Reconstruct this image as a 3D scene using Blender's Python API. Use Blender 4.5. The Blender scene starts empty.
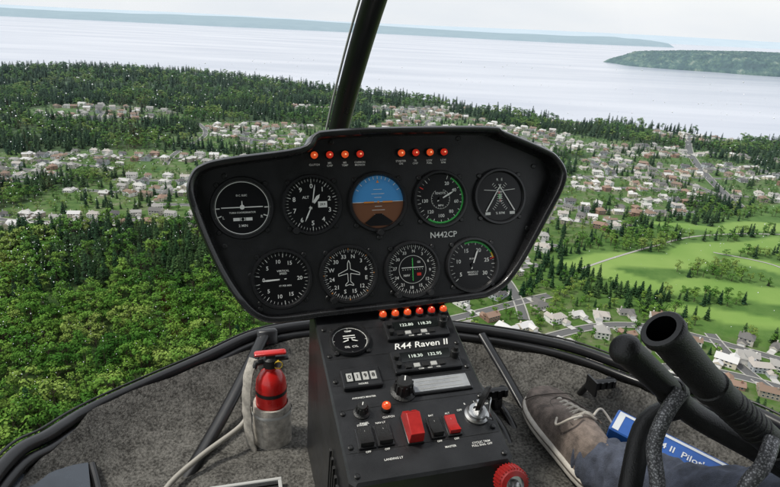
import bpy, math, random
import numpy as np
from mathutils import Matrix, Vector
random.seed(7); rng=np.random.RandomState(11)
sc=bpy.context.scene
sc.view_settings.view_transform='Standard'; sc.view_settings.look='None'; sc.view_settings.exposure=0
COL=sc.collection

# ------------------------------------------------------------------ materials
def nd(nt,t,**k):
    n=nt.nodes.new(t)
    for a,b in k.items(): setattr(n,a,b)
    return n
def mat(name,col,rough=.5,metal=0,emit=None,es=1.0,var=0.0,vscale=40,bump=0,bscale=200,spec=.5,coat=0,trans=0,fine=0):
    m=bpy.data.materials.new(name); m.use_nodes=True; nt=m.node_tree; b=nt.nodes['Principled BSDF']
    c=(col[0],col[1],col[2],1)
    b.inputs['Base Color'].default_value=c; b.inputs['Roughness'].default_value=rough; b.inputs['Metallic'].default_value=metal
    b.inputs['Specular IOR Level'].default_value=spec; b.inputs['Coat Weight'].default_value=coat; b.inputs['Coat Roughness'].default_value=.12
    b.inputs['Transmission Weight'].default_value=trans
    if emit: b.inputs['Emission Color'].default_value=(*emit,1); b.inputs['Emission Strength'].default_value=es
    if var or bump:
        tc=nd(nt,'ShaderNodeTexCoord')
    if var:
        n=nd(nt,'ShaderNodeTexNoise'); n.inputs['Scale'].default_value=vscale; n.inputs['Detail'].default_value=6; n.inputs['Roughness'].default_value=.65
        nt.links.new(tc.outputs['Object'],n.inputs['Vector']); fo=n.outputs['Fac']
        if fine:
            nf=nd(nt,'ShaderNodeTexNoise'); nf.inputs['Scale'].default_value=fine; nf.inputs['Detail'].default_value=3; nt.links.new(tc.outputs['Object'],nf.inputs['Vector'])
            mm=nd(nt,'ShaderNodeMix',data_type='FLOAT'); mm.inputs['Factor'].default_value=.6; nt.links.new(n.outputs['Fac'],mm.inputs['A']); nt.links.new(nf.outputs['Fac'],mm.inputs['B']); fo=mm.outputs['Result']
        r=nd(nt,'ShaderNodeValToRGB'); r.color_ramp.elements[0].position=.38; r.color_ramp.elements[1].position=.62
        r.color_ramp.elements[0].color=tuple(max(0,v*(1-var)) for v in col)+(1,); r.color_ramp.elements[1].color=tuple(v*(1+var) for v in col)+(1,)
        nt.links.new(fo,r.inputs['Fac']); nt.links.new(r.outputs['Color'],b.inputs['Base Color'])
        rr=nd(nt,'ShaderNodeMapRange'); rr.inputs['To Min'].default_value=max(0,rough-.12); rr.inputs['To Max'].default_value=min(1,rough+.12)
        nt.links.new(n.outputs['Fac'],rr.inputs['Value']); nt.links.new(rr.outputs['Result'],b.inputs['Roughness'])
    if bump:
        n2=nd(nt,'ShaderNodeTexNoise'); n2.inputs['Scale'].default_value=bscale; n2.inputs['Detail'].default_value=3
        nt.links.new(tc.outputs['Object'],n2.inputs['Vector'])
        bp=nd(nt,'ShaderNodeBump'); bp.inputs['Strength'].default_value=bump; bp.inputs['Distance'].default_value=.002
        nt.links.new(n2.outputs['Fac'],bp.inputs['Height']); nt.links.new(bp.outputs['Normal'],b.inputs['Normal'])
    return m

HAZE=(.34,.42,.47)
def haze(nt,colsock,amount=.55,near=500,far=5200):  # aerial haze painted into the surface colour, stronger with distance
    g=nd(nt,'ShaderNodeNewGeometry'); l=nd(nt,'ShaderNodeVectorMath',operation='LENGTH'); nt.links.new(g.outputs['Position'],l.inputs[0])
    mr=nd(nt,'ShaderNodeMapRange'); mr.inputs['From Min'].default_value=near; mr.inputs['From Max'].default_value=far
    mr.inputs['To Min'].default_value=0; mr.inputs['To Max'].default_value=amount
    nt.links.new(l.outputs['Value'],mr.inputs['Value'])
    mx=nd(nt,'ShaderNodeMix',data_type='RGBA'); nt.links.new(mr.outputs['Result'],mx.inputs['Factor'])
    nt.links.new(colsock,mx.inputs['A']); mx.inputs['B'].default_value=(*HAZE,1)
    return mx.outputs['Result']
def ramp(nt,fac,stops,const=False):
    r=nd(nt,'ShaderNodeValToRGB'); e=r.color_ramp.elements
    if const: r.color_ramp.interpolation='CONSTANT'
    while len(e)<len(stops): e.new(.5)
    for i,(p,c) in enumerate(stops): e[i].position=p; e[i].color=(*c,1)
    nt.links.new(fac,r.inputs['Fac']); return r.outputs['Color']
def randmat(name,stops,rough=.8,hz=.5,const=False,big=None):
    # plain diffuse surface whose colour differs from instance to instance
    m=bpy.data.materials.new(name); m.use_nodes=True; nt=m.node_tree; nt.nodes.clear()
    out=nd(nt,'ShaderNodeOutputMaterial'); b=nd(nt,'ShaderNodeBsdfDiffuse'); nt.links.new(b.outputs[0],out.inputs['Surface'])
    oi=nd(nt,'ShaderNodeObjectInfo'); fac=oi.outputs['Random']
    if big:
        n=nd(nt,'ShaderNodeTexNoise'); n.inputs['Scale'].default_value=big; n.inputs['Detail'].default_value=0; nt.links.new(oi.outputs['Location'],n.inputs['Vector'])
        a=nd(nt,'ShaderNodeMath',operation='MULTIPLY_ADD'); a.inputs[1].default_value=.65; nt.links.new(fac,a.inputs[0])
        b2=nd(nt,'ShaderNodeMath',operation='MULTIPLY_ADD'); b2.inputs[1].default_value=1.5; b2.inputs[2].default_value=-.55; nt.links.new(n.outputs['Fac'],b2.inputs[0]); nt.links.new(b2.outputs[0],a.inputs[2]); fac=a.outputs[0]
    c=ramp(nt,fac,stops,const)
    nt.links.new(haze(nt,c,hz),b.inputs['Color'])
    return m

# ------------------------------------------------------------------ mesh builder
class MB:
    def __init__(s): s.v=[];s.f=[];s.m=[]
    def add(s,vs,fs,m=0):
        o=len(s.v); s.v+= [tuple(map(float,v)) for v in vs]
        for f in fs: s.f.append(tuple(i+o for i in f)); s.m.append(m)
    def quad(s,a,b,c,d,m=0): s.add([a,b,c,d],[(0,1,2,3)],m)
    def poly(s,pts,m=0): s.add(pts,[tuple(range(len(pts)))],m)
    def lathe(s,prof,c=(0,0,0),n=32,m=0,capend=False,capstart=False):
        vs=[];fs=[]
        for r,z in prof:
            for i in range(n):
                a=2*math.pi*i/n; vs.append((c[0]+r*math.cos(a),c[1]+r*math.sin(a),c[2]+z))
        for j in range(len(prof)-1):
            for i in range(n):
                k=(i+1)%n; fs.append((j*n+i,j*n+k,(j+1)*n+k,(j+1)*n+i))
        if capend: fs.append(tuple((len(prof)-1)*n+i for i in range(n)))
        if capstart: fs.append(tuple(reversed(range(n))))
        s.add(vs,fs,m)
    def disc(s,c,r,n=40,m=0): s.poly([(c[0]+r*math.cos(2*math.pi*i/n),c[1]+r*math.sin(2*math.pi*i/n),c[2]) for i in range(n)],m)
    def arc(s,c,r0,r1,a0,a1,m=0,n=24):
        for i in range(n):
            a=math.radians(a0+(a1-a0)*i/n); b=math.radians(a0+(a1-a0)*(i+1)/n)
            s.quad(*[(c[0]+r*math.sin(t),c[1]+r*math.cos(t),c[2]) for r,t in ((r0,a),(r0,b),(r1,b),(r1,a))],m=m)
    def bar(s,c,ang,r0,r1,w0,w1,m=0):  # clockwise angle from up
        a=math.radians(ang); dx,dy=math.sin(a),math.cos(a); px,py=dy,-dx
        s.quad((c[0]+dx*r0-px*w0,c[1]+dy*r0-py*w0,c[2]),(c[0]+dx*r0+px*w0,c[1]+dy*r0+py*w0,c[2]),
               (c[0]+dx*r1+px*w1,c[1]+dy*r1+py*w1,c[2]),(c[0]+dx*r1-px*w1,c[1]+dy*r1-py*w1,c[2]),m=m)
    def box(s,x0,x1,y0,y1,z0,z1,m=0,bev=0):
        b=bev
        if b:
            vs=[]
            prof=[(0,z0),(0,z1-b),(b,z1)]
            for ins,z in prof:
                xa,xb,ya,yb=x0+ins,x1-ins,y0+ins,y1-ins
                k=b*.9
                vs+=[(xa+k,ya,z),(xb-k,ya,z),(xb,ya+k,z),(xb,yb-k,z),(xb-k,yb,z),(xa+k,yb,z),(xa,yb-k,z),(xa,ya+k,z)]
            fs=[]
            for j in range(2):
                for i in range(8): fs.append((j*8+i,j*8+(i+1)%8,(j+1)*8+(i+1)%8,(j+1)*8+i))
            fs.append(tuple(range(16,24))); fs.append(tuple(reversed(range(8))))
            s.add(vs,fs,m)
        else:
            vs=[(x0,y0,z0),(x1,y0,z0),(x1,y1,z0),(x0,y1,z0),(x0,y0,z1),(x1,y0,z1),(x1,y1,z1),(x0,y1,z1)]
            s.add(vs,[(3,2,1,0),(4,5,6,7),(0,1,5,4),(1,2,6,5),(2,3,7,6),(3,0,4,7)],m)
    def tube(s,path,rad,n=16,m=0,cap=True,flat=None):
        P=[Vector(p) for p in path]
        if not hasattr(rad,'__len__'): rad=[rad]*len(P)
        up=Vector((0.02,0.1,1)).normalized(); vs=[];fs=[]
        for i,p in enumerate(P):
            t=(P[min(i+1,len(P)-1)]-P[max(i-1,0)]).normalized()
            if i==0:
                u=up-t*up.dot(t)
                if u.length<.1: u=Vector((1,0,0))-t*t.x
            else: u=u-t*u.dot(t)
            u.normalize(); w=t.cross(u)
            for k in range(n):
                a=2*math.pi*k/n; q=p+(u*math.cos(a)*(flat or 1)+w*math.sin(a))*rad[i]; vs.append(tuple(q))
        for j in range(len(P)-1):
            for k in range(n): fs.append((j*n+k,j*n+(k+1)%n,(j+1)*n+(k+1)%n,(j+1)*n+k))
        if cap: fs.append(tuple(reversed(range(n)))); fs.append(tuple((len(P)-1)*n+k for k in range(n)))
        s.add(vs,fs,m)
    def done(s,name,mats,parent=None,mw=None,smooth=None,link=True,recalc=True):
        me=bpy.data.meshes.new(name); me.from_pydata(s.v,[],s.f)
        for m in mats: me.materials.append(m)
        me.polygons.foreach_set('material_index',s.m); me.update()
        if recalc:
            import bmesh
            bm=bmesh.new(); bm.from_mesh(me); bmesh.ops.recalc_face_normals(bm,faces=bm.faces); bm.to_mesh(me); bm.free()
        ob=bpy.data.objects.new(name,me)
        if link: COL.objects.link(ob)
        if parent: ob.parent=parent
        if mw is not None: ob.matrix_world=mw
        if smooth is not None:
            me.polygons.foreach_set('use_smooth',[True]*len(me.polygons))
            try: me.set_sharp_from_angle(angle=math.radians(smooth))
            except Exception: pass
        return ob
def spline(pts,n=6,closed=False):
    P=[Vector(p) for p in pts]; N=len(P); out=[]
    rngi=range(N if closed else N-1)
    for i in rngi:
        g=lambda k:P[k%N] if closed else P[min(max(k,0),N-1)]
        a,b,c,d=g(i-1),g(i),g(i+1),g(i+2)
        for j in range(n):
            t=j/n
            out.append(.5*((2*b)+(c-a)*t+(2*a-5*b+4*c-d)*t*t+(3*b-a-3*c+d)*t**3))
    if not closed: out.append(P[-1])
    return out

# ------------------------------------------------------------------ camera and aircraft pose
CAMZ=262.0
f=585.0/780*36
p=math.atan(221.5/585); r=math.radians(2.86)
F=Vector((0,math.cos(p),-math.sin(p))); R0=Vector((1,0,0)); U0=R0.cross(F)
RR=R0*math.cos(r)+U0*math.sin(r); UU=U0*math.cos(r)-R0*math.sin(r)
cam=bpy.data.cameras.new('camera'); co=bpy.data.objects.new('camera',cam); COL.objects.link(co)
cam.sensor_width=36; cam.lens=f; cam.clip_start=.02; cam.clip_end=200000
co.matrix_world=Matrix(((RR.x,UU.x,-F.x,0),(RR.y,UU.y,-F.y,0),(RR.z,UU.z,-F.z,CAMZ),(0,0,0,1)))
sc.camera=co
# helicopter attitude: instrument panel frame (X right, Y forward, Z up along panel, metres)
M=Matrix(((.9634,-.2516,-.0925,0),(.2676,.9229,.2767,0),(.0157,-.2913,.9565,0),(0,0,0,1)))
PILOT_EYE=Vector((-.183,-.781,.055))
A=Matrix.Translation((0,0,CAMZ))@M@Matrix.Translation(-PILOT_EYE)      # cockpit -> world
PANEL=A@Matrix(((1,0,0,0),(0,0,-1,0),(0,1,0,0),(0,0,0,1)))              # local xy = panel face, z toward crew
tl=.553
CONS=A@Matrix(((1,0,0,0),(0,math.cos(tl),-math.sin(tl),0),(0,math.sin(tl),math.cos(tl),-.106),(0,0,0,1)))
# CONS local: x right, y up-slope (0 at top, negative downwards), z out of console face
def empty(name,mw):
    e=bpy.data.objects.new(name,None); COL.objects.link(e); e.matrix_world=mw; e.empty_display_size=.02; return e
def txt(parent,s,x,y,z,size,m,align='CENTER',rot=0,shear=0,name='label'):
    c=bpy.data.curves.new(name,'FONT'); c.body=s; c.size=size; c.align_x=align; c.align_y='CENTER'; c.shear=shear
    c.materials.append(m); c.resolution_u=2; c.offset=size*.012
    o=bpy.data.objects.new(name,c); COL.objects.link(o); o.parent=parent; o.location=(x,y,z); o.rotation_euler=(0,0,rot); return o

BLK=mat('panel_black',(.010,.010,.011),.38,var=.35,vscale=30,bump=.15,bscale=900,spec=.5)
HOODM=mat('hood_black',(.009,.009,.010),.28,var=.3,vscale=20,bump=.2,bscale=1400,spec=.5,coat=.6)
BEZ=mat('bezel_black',(.016,.016,.017),.26,spec=.5)
FACE=mat('dial_face',(.005,.005,.006),.3,spec=.35)
WHT=mat('dial_white',(.85,.85,.81),.6)
GRY=mat('label_grey',(.45,.45,.43),.6)
GRN=mat('dial_green',(.05,.50,.09),.6)
REDP=mat('dial_red',(.65,.03,.02),.6)
YEL=mat('dial_yellow',(.8,.55,.05),.6)
BLU=mat('dial_blue',(.07,.34,.75),.5)
BRN=mat('dial_brown',(.20,.075,.03),.5)
ORG=mat('dial_orange',(.8,.3,.05),.5)
STEEL=mat('steel',(.5,.5,.5),.3,metal=1)
SCR=mat('screw_black',(.05,.05,.05),.35,metal=.8)
RUB=mat('black_rubber',(.012,.012,.012),.42,var=.2,vscale=40,bump=.3,bscale=700)
LENS=mat('amber_lens',(.45,.04,.01),.15,emit=(1,.12,.025),es=.45)
LENSR=mat('red_lens',(.35,.015,.01),.15,emit=(1,.05,.02),es=.3)
LENSC=mat('lens_centre',(.9,.6,.35),.15,emit=(1,.5,.22),es=.9)
REDPL=mat('red_plastic',(.42,.02,.018),.35,var=.15,vscale=80)
DISP=mat('display_glass',(.01,.012,.012),.12)

# ------------------------------------------------------------------ instrument panel
hp=[(-.105,.122),(-.086,.138),(-.065,.143),(.028,.146),(.155,.145),(.178,.138),(.238,.114),(.258,.102),(.271,.082),(.269,.061),(.247,.019),(.211,-.046),(.187,-.077),(.16,-.092),(.133,-.096),(.017,-.1),(-.078,-.102),(-.143,-.104),(-.17,-.096),(-.19,-.075),(-.21,-.039),(-.227,.005),(-.24,.049),(-.244,.073),(-.239,.091),(-.227,.103),(-.197,.111)]
sp=[(v.x,v.y) for v in spline([(x,y,0) for x,y in hp],5,True)]
N=len(sp); nrm=[]
for i in range(N):
    a,b=sp[i-2],sp[(i+2)%N]; dx,dy=b[0]-a[0],b[1]-a[1]; L=math.hypot(dx,dy); nrm.append((-dy/L,dx/L))
ip=empty('instrument_panel',PANEL)
mb=MB(); prof=[(-.0095,0,0),(-.0085,1,-.003),(-.0065,1,-.0005),(-.002,1,0),(.0005,1,-.003),(.002,0,-.03),(-.008,0,-.09),(-.03,0,-.13)]
vs=[];fs=[]
for off,lp,dz in prof:
    for (x,y),(nx,ny) in zip(sp,nrm):
        lip=.012+.02*min(max((y+.07)/.12,0),1)
        vs.append((x+nx*off,y+ny*off,lip*lp+dz))
for j in range(len(prof)-1):
    for i in range(N): fs.append((j*N+i,j*N+(i+1)%N,(j+1)*N+(i+1)%N,(j+1)*N+i))
fs.append(tuple((len(prof)-1)*N+i for i in range(N)))
mb.add(vs,fs); mb.done('hood',[HOODM],ip,smooth=50)
mb=MB(); mb.poly([(x-nx*.009,y-ny*.009,.0004) for (x,y),(nx,ny) in zip(sp,nrm)]); mb.done('face_plate',[BLK],ip)
mb=MB()
for x,y in [(-.2,.09),(.235,.09),(-.205,.0),(.222,0),(-.165,-.085),(.15,-.082),(-.06,.13),(.12,.132),(0,.0),(-.175,-.04)]:
    mb.lathe([(.0035,0),(.0035,.0015),(.0025,.0022)],(x,y,.0004),12,0,True); mb.bar((x,y,.0028),35,-.002,.002,.0003,.0003,1)
mb.done('screws',[SCR,RUB],ip)

SETM=[BEZ,FACE,WHT,GRN,REDP,YEL,BLU,BRN,ORG,SCR,STEEL]
def instrument(name,x,y,kind,R=.0405,par=None,base=None):
    e=empty(name,(base or PANEL)@Matrix.Translation((x,y,.0006)))
    mb=MB(); k=R/.0405
    mb.lathe([(R,0),(R,.004),(R-.0012*k,.0058),(R-.004*k,.0058),(R-.0058*k,.0025),(R-.006*k,.0012)],n=48,m=0)
    mb.disc((0,0,.0012),R-.005*k,m=1)
    for a in (45,135,225,315):
        cx,cy=math.cos(math.radians(a))*R*1.06,math.sin(math.radians(a))*R*1.06
        mb.lathe([(.0034,0),(.0034,.0018),(.0026,.0026)],(cx,cy,0),12,9,True)
        mb.bar((cx,cy,.0028),a+20,-.0022,.0022,.0004,.0004,0)
    z=.0016; zn=.003; c=(0,0,z); r=R-.0065*k
    def ticks(a0,a1,n,big,l0=.003,l1=.005,w=.00022,w1=.0004,m=2):
        for i in range(n+1):
            a=a0+(a1-a0)*i/n; B=i%big==0
            mb.bar(c,a,r-(l1 if B else l0)*k,r,(w1 if B else w)*k,(w1 if B else w)*k,m)
    def nums(lst,rad=.0225,size=.0072):
        for a,s in lst: txt(e,s,math.sin(math.radians(a))*rad*k,math.cos(math.radians(a))*rad*k,z+.0003,size*k,WHT)
    def needle(a,l,w=.0012,tail=.006,m=2,zz=zn):
        cc=(0,0,zz); mb.bar(cc,a,-tail*k,l*.75*k,w*.55,w,m); mb.bar(cc,a,l*.75*k,l*k,w,.0001,m); mb.lathe([(.003*k,0),(.003*k,.0012)],(0,0,zz),16,1,True)
    def knob(a,rad=.0048):
        cx,cy=math.sin(math.radians(a))*R*1.0,math.cos(math.radians(a))*R*1.0
        mb.lathe([(rad,0),(rad,.010),(rad*.8,.0115)],(cx,cy,.002),18,0,True)
    if kind=='turn':
        mb.arc(c,r-.001,r,0,360,2,48)
        for a in (90,270): mb.bar(c,a,r-.006,r,.0007,.0007,2)
        for a in (110,250): mb.bar(c,a,r-.006,r,.0007,.0007,2)
        mb.quad((-.026,.0002,zn),(.026,.0002,zn),(.026,.0015,zn),(-.026,.0015,zn),2)
        mb.bar((0,0,zn+.0002),0,0,.009,.0009,.0005,2); mb.disc((0,.001,zn+.0004),.003,20,2)
        mb.quad((-.012,-.0165,z+.0002),(.012,-.0165,z+.0002),(.012,-.0125,z+.0002),(-.012,-.0125,z+.0002),2)
        mb.disc((0,-.0145,z+.0006),.0020,16,1)
        for xx in (-.0035,.0035): mb.bar((xx,-.0145,z+.0008),0,-.002,.002,.0003,.0003,1)
        txt(e,'TURN COORDINATOR',0,-.006,z+.0003,.0032,WHT); txt(e,'2 MIN',0,-.023,z+.0003,.0045,WHT)
        txt(e,'L',-.024,-.012,z+.0003,.005,WHT); txt(e,'R',.024,-.012,z+.0003,.005,WHT); txt(e,'D.C. ELEC',0,.016,z+.0003,.0032,WHT)
    if kind=='alt':
        ticks(0,360,50,5); nums([(36*i,str(i)) for i in range(10)],.0245,.0085)
        mb.quad((.008,-.004,z+.0002),(.02,-.004,z+.0002),(.02,.004,z+.0002),(.008,.004,z+.0002),2); txt(e,'29.9',.014,0,z+.0006,.0042,FACE)
        txt(e,'ALT',-.008,.010,z+.0003,.005,WHT)
        needle(205,.024,.0010); needle(38,.017,.0022,zz=.0036); needle(10,.027,.0008,zz=.0042); knob(215)
    if kind=='att':
        n=24
        mb.poly([((r+.001)*math.cos(math.pi*i/n),(r+.001)*math.sin(math.pi*i/n),z) for i in range(n+1)],6)
        mb.poly([((r+.001)*math.cos(math.pi+math.pi*i/n),(r+.001)*math.sin(math.pi+math.pi*i/n),z) for i in range(n+1)],7)
        mb.quad((-r,-.0004,z+.0003),(r,-.0004,z+.0003),(r,.0004,z+.0003),(-r,.0004,z+.0003),2)
        for yy,w in ((.006,.005),(.011,.009),(.017,.006),(-.006,.005),(-.011,.009),(-.017,.006)):
            mb.quad((-w,yy-.0003,z+.0003),(w,yy-.0003,z+.0003),(w,yy+.0003,z+.0003),(-w,yy+.0003,z+.0003),2)
        mb.arc((0,0,z+.0006),r-.0045,r+.001,-70,70,6)
        for a in (-60,-45,-30,-20,-10,0,10,20,30,45,60): mb.bar((0,0,z+.0009),a,r-.004,r,.0004,.0004,2)
        mb.quad((-.02,-.0012,zn),(-.006,-.0012,zn),(-.006,.0008,zn),(-.02,.0008,zn),8); mb.quad((.006,-.0012,zn),(.02,-.0012,zn),(.02,.0008,zn),(.006,.0008,zn),8)
        mb.disc((0,0,zn),.0015,12,8); mb.poly([(-.004,-.016,zn),(.004,-.016,zn),(.020,-.028,zn),(.013,-.0325,zn),(-.013,-.0325,zn),(-.020,-.028,zn)],1)
        mb.poly([(0,r-.005,zn),(-.002,r-.009,zn),(.002,r-.009,zn)],8); knob(180)
    if kind=='asi':
        mb.arc((0,0,z+.0001),r-.0022,r,30,215,3,48); ticks(20,330,31,2)
        mb.bar((0,0,z+.0006),300,r-.005,r+.001,.0008,.0008,4)
        nums([(25,'20'),(60,'40'),(100,'60'),(140,'80'),(180,'100'),(222,'120'),(265,'130')],.0235,.0066)
        txt(e,'KNOTS',0,.008,z+.0003,.0045,WHT); txt(e,'MPH',0,-.009,z+.0003,.004,WHT)
        mb.arc((0,0,z+.0002),.0135,.0138,20,330,2,40)
        for i in range(20): mb.bar((0,0,z+.0002),20+i*16,.012,.0138,.0002,.0002,2)
        needle(62,.022,.0012)
    if kind=='tach':
        for sgn in (-1,1):
            for i in range(13):
                a=sgn*(-90)+(-48+i*8)*1.0
                mb.bar((sgn*.026,-.0,z),a,.022,.026,.0003,.0003,2)
            mb.arc((sgn*.026,0,z),.0262,.0282,sgn*(-90)-8*sgn,sgn*(-90)+8*sgn,3,8); mb.arc((sgn*.026,0,z),.0262,.0282,sgn*(-90)+9,sgn*(-90)+16,4,6)
        for sgn in (-1,1):
            mb.bar((sgn*.021,-.019,zn),-sgn*32,-.002,.043,.0010,.0006,2)
            mb.bar((sgn*.024,.010,z+.0002),-sgn*95,.0,.018,.0004,.0004,2)
            mb.quad((sgn*.019-.004,-.026,z),(sgn*.019+.004,-.026,z),(sgn*.019+.004,-.022,z),(sgn*.019-.004,-.022,z),2)
        txt(e,'% RPM',0,-.024,z+.0004,.005,WHT); txt(e,'R   E',0,.024,z+.0004,.005,WHT); txt(e,'110\n100\n 90\n 80\n 70',0,.002,z+.0004,.0045,WHT)
    if kind=='vsi':
        ticks(-80,260,40,5); nums([(270,'0'),(310,'5'),(350,'10'),(28,'15'),(90,'20'),(152,'15'),(190,'10'),(230,'5')],.0235,.0072)
        txt(e,'VERTICAL\nSPEED',.002,.009,z+.0003,.0036,WHT); txt(e,'FT PER MIN',.004,-.009,z+.0003,.0032,WHT); needle(268,.026,.0012)
    if kind=='hdg':
        ticks(0,360,72,2,.0025,.0045); nums([(a,s) for a,s in zip(range(15,375,30),['N','3','6','E','12','15','S','21','24','W','30','33'])],.0245,.0075)
        s=.00112
        pl=[(0,17),(1.6,13),(1.8,6),(13,1),(13,-1.5),(1.8,1),(1.5,-9),(5,-12.5),(5,-14),(0,-12.5)]
        full=[(x*s,y*s) for x,y in pl]+[(-x*s,y*s) for x,y in reversed(pl[1:-1])]
        for i in range(len(full)):
            a,b=full[i],full[(i+1)%len(full)]; d=math.hypot(b[0]-a[0],b[1]-a[1])
            mb.bar((a[0],a[1],zn),math.degrees(math.atan2(b[0]-a[0],b[1]-a[1])),0,d,.0004,.0004,2)
        for a in range(0,360,45): mb.bar((0,0,zn+.0003),a,r-.0005,r+.0025,.0008,.0003,8)
        knob(215)
    if kind=='cdi':
        ticks(0,360,72,2,.0025,.005); nums([(30*i+5,str(3*i) if i else 'N') for i in range(12)],.0255,.006)
        mb.disc((0,0,z+.0003),.0195,m=1); mb.arc((0,0,z+.0005),.0193,.0198,0,360,2,40)
        for i in range(-4,5): mb.disc((i*.0035,0,z+.0006),.0006,8,2); mb.disc((0,i*.0035,z+.0006),.0006,8,2)
        mb.quad((-.0006,-.016,zn),(.0006,-.016,zn),(.0006,.016,zn),(-.0006,.016,zn),3); mb.quad((-.016,.0024,zn),(.016,.0024,zn),(.016,.0034,zn),(-.016,.0034,zn),2)
        mb.quad((.006,-.009,zn),(.012,-.009,zn),(.012,-.005,zn),(.006,-.005,zn),4)
        txt(e,'NAV',-.009,-.008,zn,.0045,WHT); txt(e,'GS',.009,.01,zn,.004,WHT); knob(215); knob(145)
    if kind=='map':
        ticks(-130,130,26,2); mb.arc((0,0,z+.0001),r-.0022,r,-20,60,3,24); mb.arc((0,0,z+.0001),r-.0022,r,60,74,5,8); mb.bar((0,0,z+.0005),75,r-.006,r+.001,.0008,.0008,4)
        nums([(-125,'5'),(-75,'10'),(-25,'15'),(25,'20'),(75,'25'),(125,'30')],.0225,.0078)
        txt(e,'MANIFOLD\nPRESSURE',0,-.012,z+.0003,.0034,WHT); txt(e,'IN.HG',0,.009,z+.0003,.0036,WHT); needle(20,.024,.0012)
    if kind=='clock':
        mb.arc(c,r-.0006,r,0,360,2,40)
        ticks(0,360,12,3,.0022,.004,.0003,.0005)
        for i in (1,2): mb.quad((-.008,.0025*i*1.6-.0007,z+.0003),(.008,.0025*i*1.6-.0007,z+.0003),(.008,.0025*i*1.6+.0007,z+.0003),(-.008,.0025*i*1.6+.0007,z+.0003),2)
        txt(e,'OIL  CYL',0,-.012,z+.0004,.0045,WHT); txt(e,'TEMP',0,.016,z+.0004,.004,WHT); needle(250,.016,.0008); needle(110,.016,.0008)
    mb.done('body',SETM,e,smooth=35)
    return e
S=.09; d=.0475
for i,(n,k) in enumerate([('turn_coordinator','turn'),('altimeter','alt'),('attitude_indicator','att'),('airspeed_indicator','asi'),('dual_tachometer','tach')]):
    instrument(n,(i-2)*S,.0485,k,.0415 if k=='att' else .0405)
for i,(n,k) in enumerate([('vertical_speed_indicator','vsi'),('heading_indicator','hdg'),('course_deviation_indicator','cdi'),('manifold_pressure_gauge','map')]):
    instrument(n,(i-1.5)*S,-.0475,k)
txt(ip,'N442CP',.093,-.002,.001,.0115,WHT,name='registration_label')
def lamp(name,mw,x,y,lens,lab=None,labm=GRY,up=-1,s=1):
    e=empty(name,mw@Matrix.Translation((x,y,.0006))); mb=MB()
    mb.lathe([(.0066*s,0),(.0066*s,.003),(.0056*s,.0042)],n=20,m=0,capend=True)
    mb.lathe([(.0052*s,.004),(.0050*s,.007),(.0036*s,.0088),(.0016*s,.0095)],n=20,m=1,capend=True)
    mb.disc((0,0,.0097),.0012*s,12,2)
    mb.done('lamp_body',[BEZ,lens,LENSC],e,smooth=40)
    if lab: txt(e,lab,0,-.0125,.0004,.0036,labm)
for x0,labs in ((-.084,['CLUTCH','MR\nCHIP','MR\nTEMP','CARBON\nMONOX']),(.035,['STARTER\nON','TR\nCHIP','LOW\nFUEL','LOW\nRPM'])):
    for i,l in enumerate(labs): lamp('warning_light',PANEL,x0+i*.0205,.1135,LENSR if i in(1,3) else LENS,l,WHT,s=.92)
for i in range(6): lamp('warning_light',CONS,-.002+i*.0175,-.008,[LENS,LENS,LENS,LENSR,LENSR,LENS][i],['OIL','ENG','ALT','BRAKE','HYD','GOV'][i],WHT)

# ------------------------------------------------------------------ centre console
cn=empty('centre_console',CONS)
CONM=mat('console_plate',(.012,.0125,.014),.34,var=.4,vscale=25,bump=.2,bscale=1200,spec=.5)
mb=MB()
def cring(w0,w1,ya,yb,z,rr=.006):
    return [(-w1+rr,yb,z),(w1-rr,yb,z),(w1,yb+rr,z),(w0,ya-rr,z),(w0-rr,ya,z),(-w0+rr,ya,z),(-w0,ya-rr,z),(-w1,yb+rr,z)]
rings=[cring(.0935,.0895,.045,-.247,0),cring(.0955,.092,.047,-.25,-.003),cring(.0955,.092,.047,-.25,-.42)]
vs=sum(rings,[]); fs=[tuple(range(8))]
for j in range(2):
    for i in range(8): fs.append((j*8+i,(j+1)*8+i,(j+1)*8+(i+1)%8,j*8+(i+1)%8))
mb.add(vs,fs); mb.done('pedestal',[CONM],cn,smooth=30)
mb=MB()
for y in (-.026,-.075,-.118,-.155,-.212): mb.quad((-.088,y-.0003,.0004),(.088,y-.0003,.0004),(.088,y+.0003,.0004),(-.088,y+.0003,.0004),0)
for x in (-.086,.086):
    for y in (-.022,-.07,-.112,-.16,-.205,-.24): mb.lathe([(.003,0),(.003,.0014),(.002,.002)],(x*(1+.04*y/.25),y,.0002),12,1,True)
for i in range(5): mb.box(-.0975,-.0945,-.16-.012*i-.004,-.16-.012*i,-.16,-.06,0)
mb.done('seams_and_screws',[RUB,SCR],cn)
instrument('engine_gauge',-.055,-.047,'clock',.027,base=CONS)
AMB=mat('display_amber',(.5,.3,.1),.4,emit=(1,.6,.25),es=.25)
SILV=mat('placard_silver',(.36,.37,.38),.3,metal=.3,var=.12,vscale=60)
def face(name,x0,x1,y0,y1,build,bez=.004,h=.006):
    e=empty(name,CONS@Matrix.Translation(((x0+x1)/2,(y0+y1)/2,.0003))); w=(x1-x0)/2; hh=(y1-y0)/2
    mb=MB(); mb.box(-w,w,-hh,hh,0,h,0,.0012); build(mb,e,w,hh,h); mb.done('body',[CONM,DISP,WHT,RUB,GRN,STEEL,AMB,SILV,GRY],e,smooth=30); return e
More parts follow.
